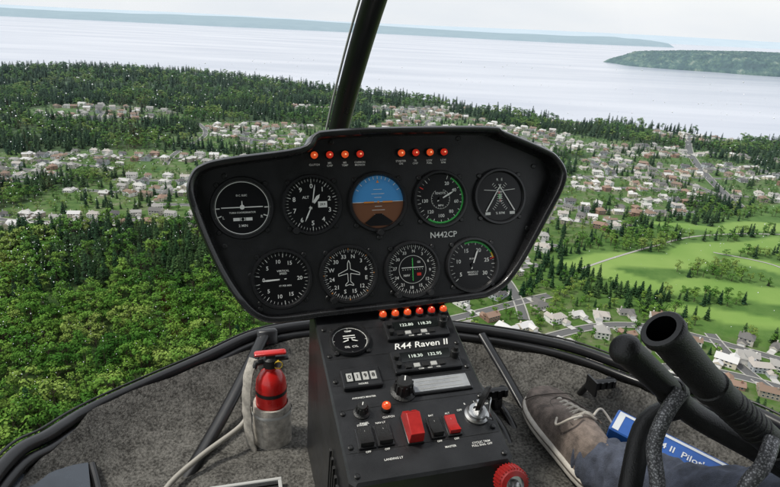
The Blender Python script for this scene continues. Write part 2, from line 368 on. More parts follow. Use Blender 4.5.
def radio(mb,e,w,h,z,freq):
    mb.quad((-w+.012,-h*.15,z+.0004),(w-.010,-h*.15,z+.0004),(w-.010,h*.75,z+.0004),(-w+.012,h*.75,z+.0004),1)
    for i in range(5): mb.box(-w+.014+i*.011,-w+.022+i*.011,-h*.75,-h*.4,z,z+.002,8 if i%2 else 3,.0004)
    mb.lathe([(.0055,0),(.0055,.010),(.0045,.011)],(w-.0065,-.001,z),18,3,True); mb.lathe([(.003,0),(.003,.005)],(w-.0065,-.001,z+.011),14,3,True)
    mb.lathe([(.0035,0),(.0035,.006)],(-w+.006,h*.3,z),14,3,True); mb.lathe([(.0035,0),(.0035,.006)],(-w+.006,-h*.45,z),14,3,True)
    txt(e,freq,0,h*.3,z+.0008,.0072,AMBT); txt(e,'COM      NAV      VOL',0,-h*.9,z+.0006,.003,WHT)
AMBT=mat('digit_white',(.6,.65,.6),.5,emit=(.7,.85,.7),es=.25)
face('com_radio',-.006,.080,-.056,-.022,lambda mb,e,w,h,z:radio(mb,e,w,h,z,'122.80   118.30'))
txt(cn,'R44 Raven II',.036,-.0665,.0012,.0145,WHT,shear=.25,name='type_label')
face('nav_radio',-.010,.078,-.114,-.078,lambda mb,e,w,h,z:radio(mb,e,w,h,z,'118.30   132.95'))
def plac(mb,e,w,h,z):
    mb.quad((-w+.003,-h+.003,z+.0004),(w-.003,-h+.003,z+.0004),(w-.003,h-.003,z+.0004),(-w+.003,h-.003,z+.0004),7)
    for i in range(3): mb.quad((-w+.008,-h*.5+i*h*.45,z+.0007),(w*.7,-h*.5+i*h*.45,z+.0007),(w*.7,-h*.5+i*h*.45+.0006,z+.0007),(-w+.008,-h*.5+i*h*.45+.0006,z+.0007),8)
face('limit_placard',.003,.080,-.148,-.122,plac,h=.003)
def counter(mb,e,w,h,z):
    mb.quad((-w+.004,-h*.5,z+.0004),(w-.004,-h*.5,z+.0004),(w-.004,h*.5,z+.0004),(-w+.004,h*.5,z+.0004),1)
    for i,c in enumerate('0198'):
        xx=-w+.009+i*.0098; mb.quad((xx-.0036,-h*.42,z+.0007),(xx+.0036,-h*.42,z+.0007),(xx+.0036,h*.42,z+.0007),(xx-.0036,h*.42,z+.0007),8)
        txt(e,c,xx,0,z+.0011,.0085,FACE)
    txt(e,'HOURS',0,-h*.78,z+.0006,.0035,WHT)
face('hour_meter',-.077,-.029,-.128,-.098,counter)
def knob3(name,x,y,rad,h,m=RUB,flutes=True,lab=None):
    e=empty(name,CONS@Matrix.Translation((x,y,.0003))); mb=MB()
    mb.lathe([(rad*1.5,0),(rad*1.5,.001),(rad*1.1,.002),(rad,.003),(rad*.92,h*.9),(rad*.8,h)],n=24,m=0,capend=True)
    if flutes:
        for i in range(12):
            a=i*math.pi/6; mb.lathe([(rad*.12,.003),(rad*.12,h*.85)],(rad*.97*math.cos(a),rad*.97*math.sin(a),0),6,0,True)
    mb.bar((0,0,h+.0003),20,0,rad*.7,rad*.07,rad*.07,1)
    mb.done('knob_body',[m,WHT],e,smooth=40)
    if lab: txt(e,lab,0,-rad-.009,.0004,.0036,WHT)
knob3('dimmer_knob',-.062,-.161,.0065,.013,lab='PANEL'); knob3('selector_knob',-.007,-.139,.0105,.020)
lamp('warning_light',CONS,-.033,-.160,LENS,'CLUTCH',WHT)
def toggle(name,x,y,m,w=.0062,h=.0115,label=None,tiltd=12):
    e=empty(name,CONS@Matrix.Translation((x,y,.0003))); mb=MB()
    mb.box(-w-.0022,w+.0022,-h-.0022,h+.0022,0,.0025,0,.0006)
    z0,z1=.004,.0085
    mb.add([(-w,-h,.0025),(w,-h,.0025),(w,0,.0025),(w,h,.0025),(-w,h,.0025),(-w,0,.0025),(-w,-h,z1),(w,-h,z1),(w,0,z0),(w,h,z0+.0015),(-w,h,z0+.0015),(-w,0,z0)],
           [(6,7,8,11),(11,8,9,10),(0,1,7,6),(3,4,10,9),(1,2,8,7),(2,3,9,8),(4,5,11,10),(5,0,6,11)],1)
    mb.done('rocker',[BEZ,m],e,smooth=30)
    txt(e,label or 'ON',0,h+.006,.0004,.0034,WHT); txt(e,'OFF',0,-h-.006,.0004,.0034,WHT)
    txt(e,'I',0,h*.5,z0+.0016,.003,GRY)
toggle('rocker_switch',-.065,-.196,RUB,label='STROBE',w=.0075); toggle('rocker_switch',-.044,-.196,RUB,label='NAV LT',w=.0075)
toggle('rocker_switch',.016,-.196,RUB,label='BAT'); toggle('rocker_switch',.036,-.196,REDPL,label='ALT')
e=empty('guarded_switch',CONS@Matrix.Translation((-.011,-.192,.0003))); mb=MB()
mb.box(-.0095,.0095,-.021,.019,0,.003,1,.0008)
vs=[(-.0085,-.020,.003),(.0085,-.020,.003),(.0085,.017,.003),(-.0085,.017,.003),(-.0078,-.0205,.018),(.0078,-.0205,.018),(.0078,.004,.024),(-.0078,.004,.024),(.0078,.016,.012),(-.0078,.016,.012)]
mb.add(vs,[(0,1,5,4),(4,5,6,7),(7,6,8,9),(9,8,2,3),(1,2,8,6,5),(3,0,4,7,9)],0); mb.lathe([(.002,0),(.002,.006)],(0,.012,.01),10,1,True)
g_=mb.done('guard',[REDPL,SCR],e,smooth=20); bv=g_.modifiers.new('b','BEVEL'); bv.width=.0012; bv.segments=2
e=empty('ignition_switch',CONS@Matrix.Translation((.070,-.186,.0003))); mb=MB()
mb.lathe([(.0145,0),(.0145,.002),(.0115,.003),(.0115,.008),(.0100,.0095),(.006,.0095),(.006,.007)],n=28,m=0,capend=True)
mb.box(-.0016,.0016,-.006,.006,.007,.020,0)
vs=[];n=18
for zz in (-.003,.003):
    for i in range(n):
        a=2*math.pi*i/n; vs.append((.003+zz+.9*.013*math.cos(a),.013*math.cos(a),.029+.012*math.sin(a)))
mb.add(vs,[tuple(range(n)),tuple(reversed(range(n,2*n)))]+[(i,i+n,(i+1)%n+n,(i+1)%n) for i in range(n)],1)
ring=[(.009+.004*math.sin(t*2),.012*math.cos(t)-.006,.020+.013*math.sin(t)-.004) for t in [2*math.pi*i/20 for i in range(21)]]
mb.tube(ring,.0010,8,0)
mb.done('lock_and_key',[STEEL,RUB],e,smooth=40)
for a,l in ((-60,'OFF'),(-25,'R'),(10,'L'),(45,'BOTH')): txt(e,l,math.sin(math.radians(a))*.021,math.cos(math.radians(a))*.019,.0004,.0036,WHT)
txt(cn,'MASTER',.026,-.222,.0006,.0036,WHT); txt(cn,'LANDING LT',-.04,-.226,.0006,.0036,WHT); txt(cn,'CYCLIC TRIM\nPULL ENG. OFF',.062,-.224,.0006,.0036,WHT); txt(cn,'AVIONICS MASTER',-.055,-.140,.0006,.0034,WHT)
e=empty('mixture_knob',CONS@Matrix.Translation((.079,-.262,-.012))@Matrix.Rotation(math.radians(55),4,'X')); mb=MB()
mb.lathe([(.006,-.03),(.006,0),(.0155,.001),(.017,.006),(.017,.016),(.015,.020),(.010,.021)],n=28,m=0,capend=False)
mb.lathe([(.010,.021),(.010,.018),(.006,.018),(.005,.024),(.003,.025)],n=20,m=1,capend=True)
for i in range(30):
    a=i*math.pi/15; mb.lathe([(.0009,.003),(.0009,.018)],(.0168*math.cos(a),.0168*math.sin(a),0),5,0,True)
mb.done('knob_body',[REDPL,STEEL],e,smooth=40)

# ------------------------------------------------------------------ canopy frame, floor, windshield, cabin
def lev(x,y,h): return (h-.016*x+.291*y)/.956     # cockpit z for a level height h
up=Vector((.016,-.291,.956))
bowpts=[(-.56,-.42,lev(-.56,-.42,-.32)),(-.553,-.16,lev(-.553,-.16,-.32)),(-.522,.103,-.294),(-.487,.199,-.287),(-.434,.29,-.278),(-.274,.376,-.241),(-.142,.428,-.21),(.06,.445,-.212),(.255,.377,-.230),(.435,.277,-.262),(.538,.165,-.299),(.572,.052,-.306),(.616,-.065,-.327),(.64,-.25,-.38),(.645,-.45,-.44)]
bow=spline(bowpts,8)
FRM=mat('frame_black',(.011,.011,.012),.3,var=.2,vscale=15)
FELT=mat('felt_grey',(.115,.110,.100),.95,var=.6,vscale=35,bump=1.0,bscale=520,spec=.1,fine=240)
cf=empty('canopy_frame',A); mb=MB(); mb.tube(bow,.0105,14); 
mb.tube([q+Vector((0,0,-.016))*1.0+Vector((-q.x*.02,-.008,0)) for q in bow],.008,10)
mb.tube([q+Vector((q.x*.02,.008,.010)) for q in bow],.0022,8,1)
mb.done('lower_bow',[FRM,SCR],cf,smooth=60)
def wsp(i,t):
    B=bow[i]; T=Vector((B.x*.82+.02,-.22-abs(B.x)*.35+min(B.y,0)*.3,lev(B.x*.82,-.22-abs(B.x)*.35,.47))); Cc=Vector((B.x*1.03,B.y*.985,B.z+.36))
    return B*(1-t)**2+Cc*2*t*(1-t)+T*t*t
mb=MB(); post=[Vector(q) for q in [(-.012,.444,-.21),(-.022,.415,-.06),(-.022,.33,.075),(-.010,.219,.180),(.000,.118,.254),(.012,.017,.323),(.03,-.13,.41),(.045,-.3,.47)]]
post=spline(post,5); mb.tube(post,.0165,14,0,flat=.8); mb.tube([q+Vector((-.0195,.006,.002)) for q in post],.0018,8,1); mb.tube([q+Vector((.0185,.006,.002)) for q in post],.0014,8,1)
mb.done('centre_post',[FRM,GRY],cf,smooth=60)
mb=MB(); mb.tube(spline([(-.148,.412,-.206),(-.19,.34,-.262),(-.24,.265,-.325),(-.295,.185,-.385)],5),.013,12,0,flat=.6)
mb.tube(spline([(.29,.34,-.24),(.31,.25,-.32),(.32,.16,-.39)],5),.010,12,0,flat=.6)
mb.box(-.165,-.125,.395,.42,-.228,-.2,0,.004)
mb.done('floor_ribs',[FRM],cf,smooth=60)
mb=MB(); rows=[]
nb=len(bow)
for k,(ins,h) in enumerate([(0,None),(.02,None),(.045,-.345),(.07,-.36),(.10,-.38),(.13,-.395),(.17,-.407),(.22,-.415),(.3,-.418),(.4,-.42),(.7,-.42),(1.0,-.42)]):
    row=[]
    for qi,q in enumerate(bow):
        c=Vector((q.x*.05,min(q.y,.05),0)); x=q.x+(c.x-q.x)*ins; y=q.y+(c.y-q.y)*ins
        if h is None: z=q.z-.012-ins*.9
        else: z=lev(x,y,max(h,-.392) if x>.1 else h)+.0035*math.sin(qi*.9+k*1.7)*math.sin(qi*.31+k)
        row.append((x,y,z))
    rows.append(row)
vs=sum(rows,[]); fs=[]
for j in range(len(rows)-1):
    for i in range(nb-1): fs.append((j*nb+i,j*nb+i+1,(j+1)*nb+i+1,(j+1)*nb+i))
mb.add(vs,fs); fl=mb.done('cabin_floor',[FELT],None,A,smooth=60)
LINER=mat('headliner_grey',(.10,.10,.095),.9,var=.1)
mb=MB(); n_=12
def roofp(i,j):
    x=-.56+1.12*i/n_; y0=-.22-abs(x)*.40; y=y0+(-1.75-y0)*j/6; hh_=.47-.10*(abs(x)/.56)**3; return (x,y,lev(x,y,hh_)+.004)
vs=[roofp(i,j) for j in range(7) for i in range(n_+1)]; w_=n_+1
fs=[(j*w_+i,j*w_+i+1,(j+1)*w_+i+1,(j+1)*w_+i) for j in range(6) for i in range(n_)]
mb.add(vs,fs); mb.done('cabin_roof',[LINER],None,A,smooth=60)
mb=MB(); mb.add([(-.56,-1.75,lev(0,-1.75,-.5)),(.56,-1.75,lev(0,-1.75,-.5)),(.56,-1.75,lev(0,-1.75,.42)),(-.56,-1.75,lev(0,-1.75,.42))],[(0,1,2,3)]); 
mb.add([(-.6,-.42,lev(0,-.42,-.43)),(.68,-.42,lev(0,-.42,-.43)),(.6,-1.75,lev(0,-1.75,-.43)),(-.6,-1.75,lev(0,-1.75,-.43))],[(0,1,2,3)])
mb.done('rear_bulkhead',[LINER],None,A)
m=bpy.data.materials.new('acrylic_glazing'); m.use_nodes=True; nt=m.node_tree; nt.nodes.clear()
o=nd(nt,'ShaderNodeOutputMaterial'); tr=nd(nt,'ShaderNodeBsdfTransparent'); gl=nd(nt,'ShaderNodeBsdfGlossy'); gl.inputs['Roughness'].default_value=.05
mx=nd(nt,'ShaderNodeMixShader'); mx.inputs['Fac'].default_value=.015; tr.inputs['Color'].default_value=(.985,.99,.985,1)
nt.links.new(tr.outputs[0],mx.inputs[1]); nt.links.new(gl.outputs[0],mx.inputs[2]); nt.links.new(mx.outputs[0],o.inputs['Surface'])
mb=MB(); nt_=14; vs=[];fs=[]
for j in range(nt_+1):
    for i in range(nb): vs.append(wsp(i,j/nt_)+Vector((0,.012,.008)))
for j in range(nt_):
    for i in range(nb-1): fs.append((j*nb+i,j*nb+i+1,(j+1)*nb+i+1,(j+1)*nb+i))
mb.add(vs,fs); mb.done('windshield',[m],None,A,smooth=80)
DROP=mat('rain_water',(.95,.97,.98),.08); mb=MB()
ico=[(0,0,1)]+[(math.cos(a*math.pi/3)*.87,math.sin(a*math.pi/3)*.87,.5) for a in range(6)]+[(math.cos(a*math.pi/3),math.sin(a*math.pi/3),-.1) for a in range(6)]
icf=[(0,1+i,1+(i+1)%6) for i in range(6)]+[(1+i,7+i,7+(i+1)%6,1+(i+1)%6) for i in range(6)]
nd_=0
while nd_<2600:
    u=random.random()*(nb-2); t=random.uniform(.05,.72); i=int(u); fr=u-i
    q=wsp(i,t)*(1-fr)+wsp(i+1,t)*fr+Vector((0,.010,.006))
    w=1.0 if q.x<-.02 else .4
    if t<.35: w*=.35
    if random.random()>w: continue
    s=random.choice([.0003,.0004,.0004,.0005,.0006,.0008])*random.uniform(.8,1.2)
    mb.add([(q.x+a*s,q.y-b_*s*.6,q.z+c_*s*1.1) for a,c_,b_ in ico],icf); nd_+=1
mb.done('raindrops',[DROP],None,A,smooth=180)

# ------------------------------------------------------------------ fire extinguisher
SIL=mat('canvas_beige',(.42,.39,.34),.9,var=.3,vscale=60,bump=.8,bscale=900)
REDX=mat('extinguisher_red',(.55,.012,.010),.28,var=.06,vscale=20,coat=.3)
base=Vector((-.152,.258,-.388)); 
zc=up.normalized(); xc=Vector((1,0,0)); xc=(xc-zc*xc.dot(zc)).normalized(); yc=zc.cross(xc)
def lvl(p): return A@Matrix(((xc.x,yc.x,zc.x,p[0]),(xc.y,yc.y,zc.y,p[1]),(xc.z,yc.z,zc.z,p[2]),(0,0,0,1)))
e=empty('fire_extinguisher',lvl(base)); mb=MB()
mb.lathe([(.024,0),(.0262,.005),(.0262,.135),(.0245,.150),(.018,.163),(.010,.170),(.009,.180)],n=28,m=0,capend=True)
mb.lathe([(.0125,.176),(.0125,.190),(.008,.194)],n=16,m=1,capend=True)
mb.box(-.010,.030,-.006,.006,.188,.193,1,.002); mb.box(-.026,.026,-.0065,.0065,.199,.204,0,.002); mb.box(-.008,.008,-.006,.006,.19,.203,1,.001)
mb.tube([(-.010,0,.186),(-.024,-.004,.186),(-.027,-.006,.178)],.005,10,1)
mb.lathe([(.0014,0),(.0014,.004)],(.012,-.008,.186),10,3,True); mb.tube([(.012+.007*math.cos(t),-.010,.182+.007*math.sin(t)) for t in [i*.5236 for i in range(13)]],.0009,6,3)
mb.lathe([(.0266,.126),(.0266,.133)],n=28,m=1)
mb.done('bottle',[REDX,RUB,REDX,YEL],e,smooth=40)
mb=MB(); mb.lathe([(.030,-.012),(.0325,.0),(.0335,.03),(.0330,.085),(.0315,.104),(.0275,.104),(.0275,.08)],n=28,m=0,capstart=True)
mb.lathe([(.0338,.088),(.0342,.091),(.0338,.094)],n=28,m=1); mb.lathe([(.0340,.020),(.0344,.023),(.0340,.026)],n=28,m=1)
pth=spline([(-.026,.004,.19),(-.038,-.010,.165),(-.043,-.018,.11),(-.039,-.022,.05),(-.03,-.018,.0)],6)
mb.tube(pth,.010,10,0,flat=.25)
for i in range(len(mb.v)):
    x,y,z=mb.v[i]; k=.0014*math.sin(x*180+z*90)*math.cos(y*150-z*120); mb.v[i]=(x*(1+k*20),y*(1+k*20),z)
mb.done('canvas_holster',[SIL,GRY],e,smooth=50)
e=empty('drain_hose',A); mb=MB(); mb.tube(spline([(-.185,.245,-.30),(-.205,.228,-.325),(-.27,.19,-.352),(-.32,.149,-.378),(-.345,.08,-.41),(-.35,0,-.43)],6),.0045,10); mb.done('hose',[mat('hose_beige',(.33,.31,.27),.5)],e,smooth=60)
e=empty('floor_vent',lvl((-.20,.105,lev(-.2,.105,-.412)))); mb=MB()
for a in ((-.055,.055,-.035,-.029),(-.055,.055,.029,.035),(-.055,-.049,-.029,.029),(.049,.055,-.029,.029)): mb.box(a[0],a[1],a[2],a[3],0,.006,0,.001)
for i in range(7): mb.box(-.049,.049,-.026+i*.008,-.022+i*.008,.001,.004,1)
mb.done('grille',[GRY,RUB],e)
e=empty('door_sill',A); mb=MB()
SILL=mat('sill_bluegrey',(.05,.06,.075),.25,var=.2,vscale=10)
mb.tube(spline([(-.43,.19,-.34),(-.405,.12,-.375),(-.38,.0,-.42)],5),.006,10,1)
mb.add([(-.535,.10,-.305),(-.435,.19,-.335),(-.385,.0,-.415),(-.50,-.12,-.40)],[(0,1,2,3)],0); mb.done('panel',[SILL,FRM],e)

# ------------------------------------------------------------------ cyclic control
e=empty('cyclic_control',A); mb=MB()
def vtube(pts,rad,m=0,n=24,hollow=True,r2=None):
    P=spline(pts,5); r2=r2 or rad
    mb.tube(P,[rad+(r2-rad)*min(1,i/8.) for i in range(len(P))],n,m,cap=False)
    a,b=P[0],P[1]; t=(b-a).normalized()
    if hollow:
        mb.tube([a-t*.001,a,a+t*.006,a+t*.008],[rad*1.08,rad*1.15,rad*1.15,rad*1.0],n,m,cap=False)
        mb.tube([a-t*.001,a-t*.0012],[rad*1.08,rad*.80],n,2,cap=False)
        mb.tube([a-t*.0012,a+t*.03],[rad*.80,rad*.78],n,1,cap=False); mb.tube([a+t*.03,a+t*.0305],[rad*.79,rad*.1],n,1,cap=True)
    else:
        mb.tube([a-t*.010,a-t*.008,a-t*.004,a,a+t*.001],[rad*.55,rad*.82,rad*1.02,rad*1.08,rad*1.0],n,m,cap=True)
vtube([(.160,-.360,-.068),(.219,-.349,-.127),(.294,-.342,-.193),(.385,-.330,-.269),(.45,-.32,-.33)],.0168,r2=.0142)
vtube([(.172,-.294,-.103),(.222,-.283,-.146),(.265,-.276,-.186),(.32,-.30,-.222),(.36,-.315,-.25)],.0150,hollow=False,r2=.0130)
P=spline([(.262,-.278,-.176),(.222,-.262,-.195),(.190,-.276,-.250),(.160,-.29,-.34),(.13,-.29,-.45)],5); mb.tube(P,.0115,16,0)
for pp,nn2,rr_ in (((.219,-.349,-.127),(.059,.011,-.059),.0168),((.30,-.342,-.198),(.09,.012,-.076),.0162),((.235,-.280,-.158),(.043,.007,-.04),.0160)):
    pp=Vector(pp); t=Vector(nn2).normalized(); mb.tube([pp,pp+t*.001,pp+t*.009,pp+t*.010],[rr_*.9,rr_,rr_,rr_*.9],24,0,cap=False)
for k_ in range(7):
    pp=Vector((.240,-.347,-.146))+Vector((.075,.007,-.066)).normalized()*k_*.008; t=Vector((.075,.007,-.066)).normalized(); mb.tube([pp,pp+t*.001,pp+t*.003,pp+t*.004],[.0140,.0152,.0152,.0140],24,0,cap=False)
mb.done('grips',[RUB,FACE,SCR],e,smooth=50)
BRD=mat('braided_sleeve',(.22,.22,.23),.45,metal=.4)
nt=BRD.node_tree; b=nt.nodes['Principled BSDF']; tc=nd(nt,'ShaderNodeTexCoord'); ck=nd(nt,'ShaderNodeTexVoronoi'); ck.inputs['Scale'].default_value=520
nt.links.new(tc.outputs['Object'],ck.inputs['Vector']); nt.links.new(ramp(nt,ck.outputs['Distance'],[(0,(.62,.62,.64)),(.55,(.10,.10,.105))]),b.inputs['Base Color'])
mb=MB()
mb.tube(spline([(.232,-.30,-.150),(.215,-.298,-.172),(.203,-.295,-.205),(.199,-.305,-.243),(.19,-.31,-.30),(.18,-.3,-.40)],6),.0075,14)
mb.tube(spline([(.262,-.375,-.175),(.240,-.386,-.190),(.226,-.38,-.215),(.22,-.37,-.28)],6),.0068,14)
mb.done('braided_cables',[BRD],e,smooth=60)

# ------------------------------------------------------------------ pedals
def pedal(x,y,h):
    e=empty('rudder_pedal',lvl((x,y,lev(x,y,h)))); mb=MB()
    mb.box(-.026,.026,-.006,.006,0,.018,0,.003); 
    for i in range(4): mb.box(-.023+i*.013,-.018+i*.013,-.009,-.006,.002,.016,0)
    mb.tube([(-.02,.01,.01),(-.02,.05,-.06),(-.02,.06,-.09)],.006,10,0); mb.tube([(.02,.01,.01),(.02,.05,-.06),(.02,.06,-.09)],.006,10,0)
    mb.box(-.030,-.026,-.02,.012,-.004,.026,0); mb.done('pedal',[FRM],e,smooth=40)
pedal(.252,.20,-.362); pedal(.46,.17,-.35)
e=empty('pedal_linkage',A); mb=MB(); mb.tube(spline([(.24,.25,-.32),(.262,.20,-.34),(.270,.15,-.375),(.255,.06,-.42)],5),.007,12); mb.tube(spline([(.225,.20,-.33),(.245,.15,-.37),(.24,.08,-.41)],5),.009,12); mb.lathe([(.012,0),(.012,.02)],(.255,.2,-.345),14,0,True); mb.done('rods',[FRM],e,smooth=50)

# ------------------------------------------------------------------ pilot: shoe and trouser leg
pil=empty('pilot',A)
heel=Vector((.322,-.040,-.412)); toe=Vector((.345,.185,-.352)); xa=(toe-heel).normalized(); ya=up.cross(xa).normalized(); za=xa.cross(ya)
ks=.97
SM=Matrix(((xa.x*ks,ya.x*ks,za.x*ks,heel.x),(xa.y*ks,ya.y*ks,za.y*ks,heel.y),(xa.z*ks,ya.z*ks,za.z*ks,heel.z),(0,0,0,1)))
st=[(0,.018,.055),(.012,.028,.072),(.04,.033,.082),(.08,.035,.085),(.115,.038,.080),(.145,.042,.070),(.175,.045,.060),(.205,.046,.053),(.23,.043,.049),(.25,.035,.044),(.262,.024,.038),(.268,.010,.031)]
def shoebits():
    up_,so=MB(),MB(); n=15; vs=[];fs=[]
    for x,w,h in st:
        cy=.006*math.sin(x/.268*3.1)
        for k in range(n):
            a=math.pi*k/(n-1); ca,sa=math.cos(a),math.sin(a)
            yy=cy+w*math.copysign(abs(ca)**.8,ca); zz=.022+(h-.022)*(sa**(.75))
            vs.append((x,yy,zz))
    for j in range(len(st)-1):
        for k in range(n-1): fs.append((j*n+k,j*n+k+1,(j+1)*n+k+1,(j+1)*n+k))
    fs.append(tuple(range(n))); fs.append(tuple(reversed([(len(st)-1)*n+k for k in range(n)]))); up_.add(vs,fs,0)
    ol=[(x-.0,.006*math.sin(x/.268*3.1)+w*1.1+.001) for x,w,h in st]+[(.272,.002)]+[(x,.006*math.sin(x/.268*3.1)-w*1.1-.001) for x,w,h in reversed(st)]
    n=len(ol); rings=[]
    for z,s in ((0,.96),(.004,1.0),(.020,1.0),(.026,.97)):
        rings+=[(x if x>0 else -.004,y*s,z) for x,y in ol]
    f2=[(j*n+i,j*n+(i+1)%n,(j+1)*n+(i+1)%n,(j+1)*n+i) for j in range(3) for i in range(n)]+[tuple(range(3*n,4*n)),tuple(reversed(range(n)))]
    so.add(rings,f2,0); so.tube([(x,y*1.012,.016) for x,y in ol],.0014,6,1)
    for i in range(6):
        x=.095+i*.018; w=.020-.0012*i; h=.085-.0062*i*1.05
        up_.tube(spline([(x,-w,h-.008),(x+.004,0,h+.0035),(x+.010,w,h-.008)],5),.0026,8,1)
        up_.tube(spline([(x,w,h-.008),(x+.005,0,h+.0045),(x+.010,-w,h-.008)],5),.0026,8,1)
    for sg in (-1,1): up_.tube(spline([(.085,sg*.025,.076),(.13,sg*.026,.068),(.18,sg*.022,.056),(.195,0,.057)],5),.0018,8,2)
    up_.tube(spline([(.222,-.046,.036),(.212,-.03,.050),(.208,0,.055),(.212,.034,.050),(.222,.052,.036)],5),.0012,6,2)
    up_.tube(spline([(.09,.01,.09),(.08,.035,.094),(.095,.05,.072),(.115,.04,.072)],6),.0022,8,1); up_.tube(spline([(.09,-.01,.09),(.11,-.035,.087),(.09,-.05,.067)],6),.0022,8,1)
    return up_,so
SUE=mat('suede_taupe',(.17,.135,.115),.9,var=.4,vscale=45,bump=.6,bscale=500); LACE=mat('lace_cream',(.5,.46,.4),.9); SUED=mat('suede_dark',(.08,.065,.055),.9); SOLE=mat('rubber_sole',(.58,.54,.48),.6,var=.15,vscale=40)
u_,s_=shoebits(); o1=u_.done('shoe_upper',[SUE,LACE,SUED],pil,smooth=50); o2=s_.done('shoe_sole',[SOLE,SUED],pil,smooth=40)
for o_ in (o1,o2):
    o_.matrix_parent_inverse=Matrix(); o_.matrix_local=SM
    sm=o_.modifiers.new('sub','SUBSURF'); sm.levels=1; sm.render_levels=1
JN=mat('trouser_cloth',(.065,.075,.105),.95,var=.4,vscale=30,bump=.8,bscale=700)
mb=MB(); path=spline([(.325,.014,-.368),(.335,-.03,-.370),(.352,-.08,-.374),(.375,-.15,-.374),(.395,-.28,-.335),(.405,-.42,-.29),(.41,-.6,-.25)],10)
rad=[]
for i in range(len(path)):
    t=i/(len(path)-1); rad.append(.036+.030*min(1,t*1.3)+.0024*math.sin(i*1.7)+.0015*math.sin(i*3.1))
mb.tube(path,rad,36,0,cap=True)
for i in range(len(mb.v)):
    x,y,z=mb.v[i]; k=.004*math.sin(x*140+y*60)*math.cos(z*110-y*40)+.002*math.sin(y*160+x*50); mb.v[i]=(x+k,y,z+k)
o_=mb.done('trouser_leg',[JN],pil,smooth=180); sm=o_.modifiers.new('sub','SUBSURF'); sm.levels=1; sm.render_levels=1

# ------------------------------------------------------------------ blue handbook box
a0=Vector((.392,.025,-.303)); ax=Vector((.108,-.125,-.060)).normalized(); nz=(up+Vector((-.15,-.30,0))).normalized(); nz=(nz-ax*nz.dot(ax)).normalized(); ay=nz.cross(ax)
BM=A@Matrix(((ax.x,ay.x,nz.x,a0.x),(ax.y,ay.y,nz.y,a0.y),(ax.z,ay.z,nz.z,a0.z),(0,0,0,1)))
e=empty('handbook_box',BM); mb=MB()
BLUE=mat('box_blue',(.015,.085,.33),.35,var=.1,vscale=30); WHB=mat('box_white',(.6,.62,.64),.4)
mb.box(0,.178,-.045,.0,-.045,.0,0,.002); mb.quad((.004,-.042,.0006),(.014,-.042,.0006),(.014,-.004,.0006),(.004,-.004,.0006),1); mb.quad((.014,-.009,.0006),(.174,-.009,.0006),(.174,-.004,.0006),(.014,-.004,.0006),1)
mb.quad((.006,-.0456,-.041),(.172,-.0456,-.041),(.172,-.0456,-.035),(.006,-.0456,-.035),1)
mb.done('box',[BLUE,WHB],e); txt(e,"R44 II  Pilot's",.10,-.027,.0012,.016,WHB,name='cover_title')
t_=txt(e,"Operating Handbook",.09,-.0458,-.019,.0135,WHB,name='spine_title'); t_.rotation_euler=(math.radians(90),0,0)

# ================================================================== LANDSCAPE
coast=np.array([(-9000,2600),(-3500,2300),(-1500,2380),(-900,2600),(-570,2450),(-25,2180),(400,1900),(720,1700),(1000,1540),(1500,1250),(3000,500),(9000,-2500)],float)
def sn(x,y,s,ph=0): return (np.sin(x/s+ph)+np.sin(y/s*1.13+ph*2.1)+np.sin((x+y)/s*.71+ph*.7)+np.sin((x-y)/s*.87+ph*1.3))/4
def coastd(x,y): return np.interp(x,coast[:,0],coast[:,1])+45*sn(x,x*0+3,95,1)-y
def height(x,y):
    x=np.asarray(x,float); y=np.asarray(y,float)
    dd=coastd(x,y)
    h=13+6*sn(x,y,170,2)+4*sn(x,y,80,5)+26*np.exp(-(((x+1150)/500)**2+((y-2150)/330)**2))+16*np.exp(-(((x+600)/400)**2+((y-1500)/300)**2))
    return np.where(dd>0,np.minimum(h,dd*.35+.5),np.maximum(dd*.3,-12))
golfp=[(150,575),(205,665),(330,770),(470,860),(700,960),(1000,1050),(1100,800),(800,560),(520,480),(330,455),(235,505)]
def inpoly(x,y,P):
    x=np.asarray(x,float);y=np.asarray(y,float);c=np.zeros(x.shape,bool);n=len(P)
    for i in range(n):
        x1,y1=P[i];x2,y2=P[(i+1)%n]
        k=((y1>y)!=(y2>y))&(x<(x2-x1)*(y-y1)/((y2-y1)+1e-9)+x1); c^=k
    return c
def golf(x,y): return inpoly(x,y,golfp)
fw=[(300,640,110,24,.35),(430,700,120,22,.5),(560,800,130,26,.3),(250,590,70,20,-.3),(380,570,95,25,.1),(480,620,90,21,-.4),(520,530,80,22,.3),(640,700,110,26,.8),(330,510,60,17,.1),(420,780,60,15,.1),(720,880,120,26,.4)]
def fairway(x,y):
    o=np.full(np.shape(x),-1.0)
    for cx,cy,a,b_,t in fw:
        dx,dy=x-cx,y-cy; u=dx*math.cos(t)+dy*math.sin(t); v=-dx*math.sin(t)+dy*math.cos(t)+12*np.sin(u/35.)
        o=np.maximum(o,1-(u/a)**2-(v/b_)**2)
    return o
def forestL(x,y): return (y<640+30*np.sin(x/60.))&(x< -35-.24*(y-200)*1.0+18*np.sin(y/40.))
def forestU(x,y): return (y>1060+40*np.sin(x/90.)+.25*np.maximum(x+400,0))&(x< -130+.10*(y-1050)+50*np.sin(y/110.))&(coastd(x,y)>0)
def hamlet(x,y): return (((x+300)/230)**2+((y-1270)/140)**2<1)|(((x+700)/190)**2+((y-1420)/100)**2<1)|(((x+150)/150)**2+((y-1700)/80)**2<1)
def woods(x,y):
    cd=coastd(x,y)
    w=(sn(x,y,70,9)+.6*sn(x,y,33,4))>np.where(x>0,.64,.58)
    return (w&(y>620))|((cd<340)&(cd>0)&(sn(x,y,60,3)+.5*sn(x,y,140,7)>-.22))
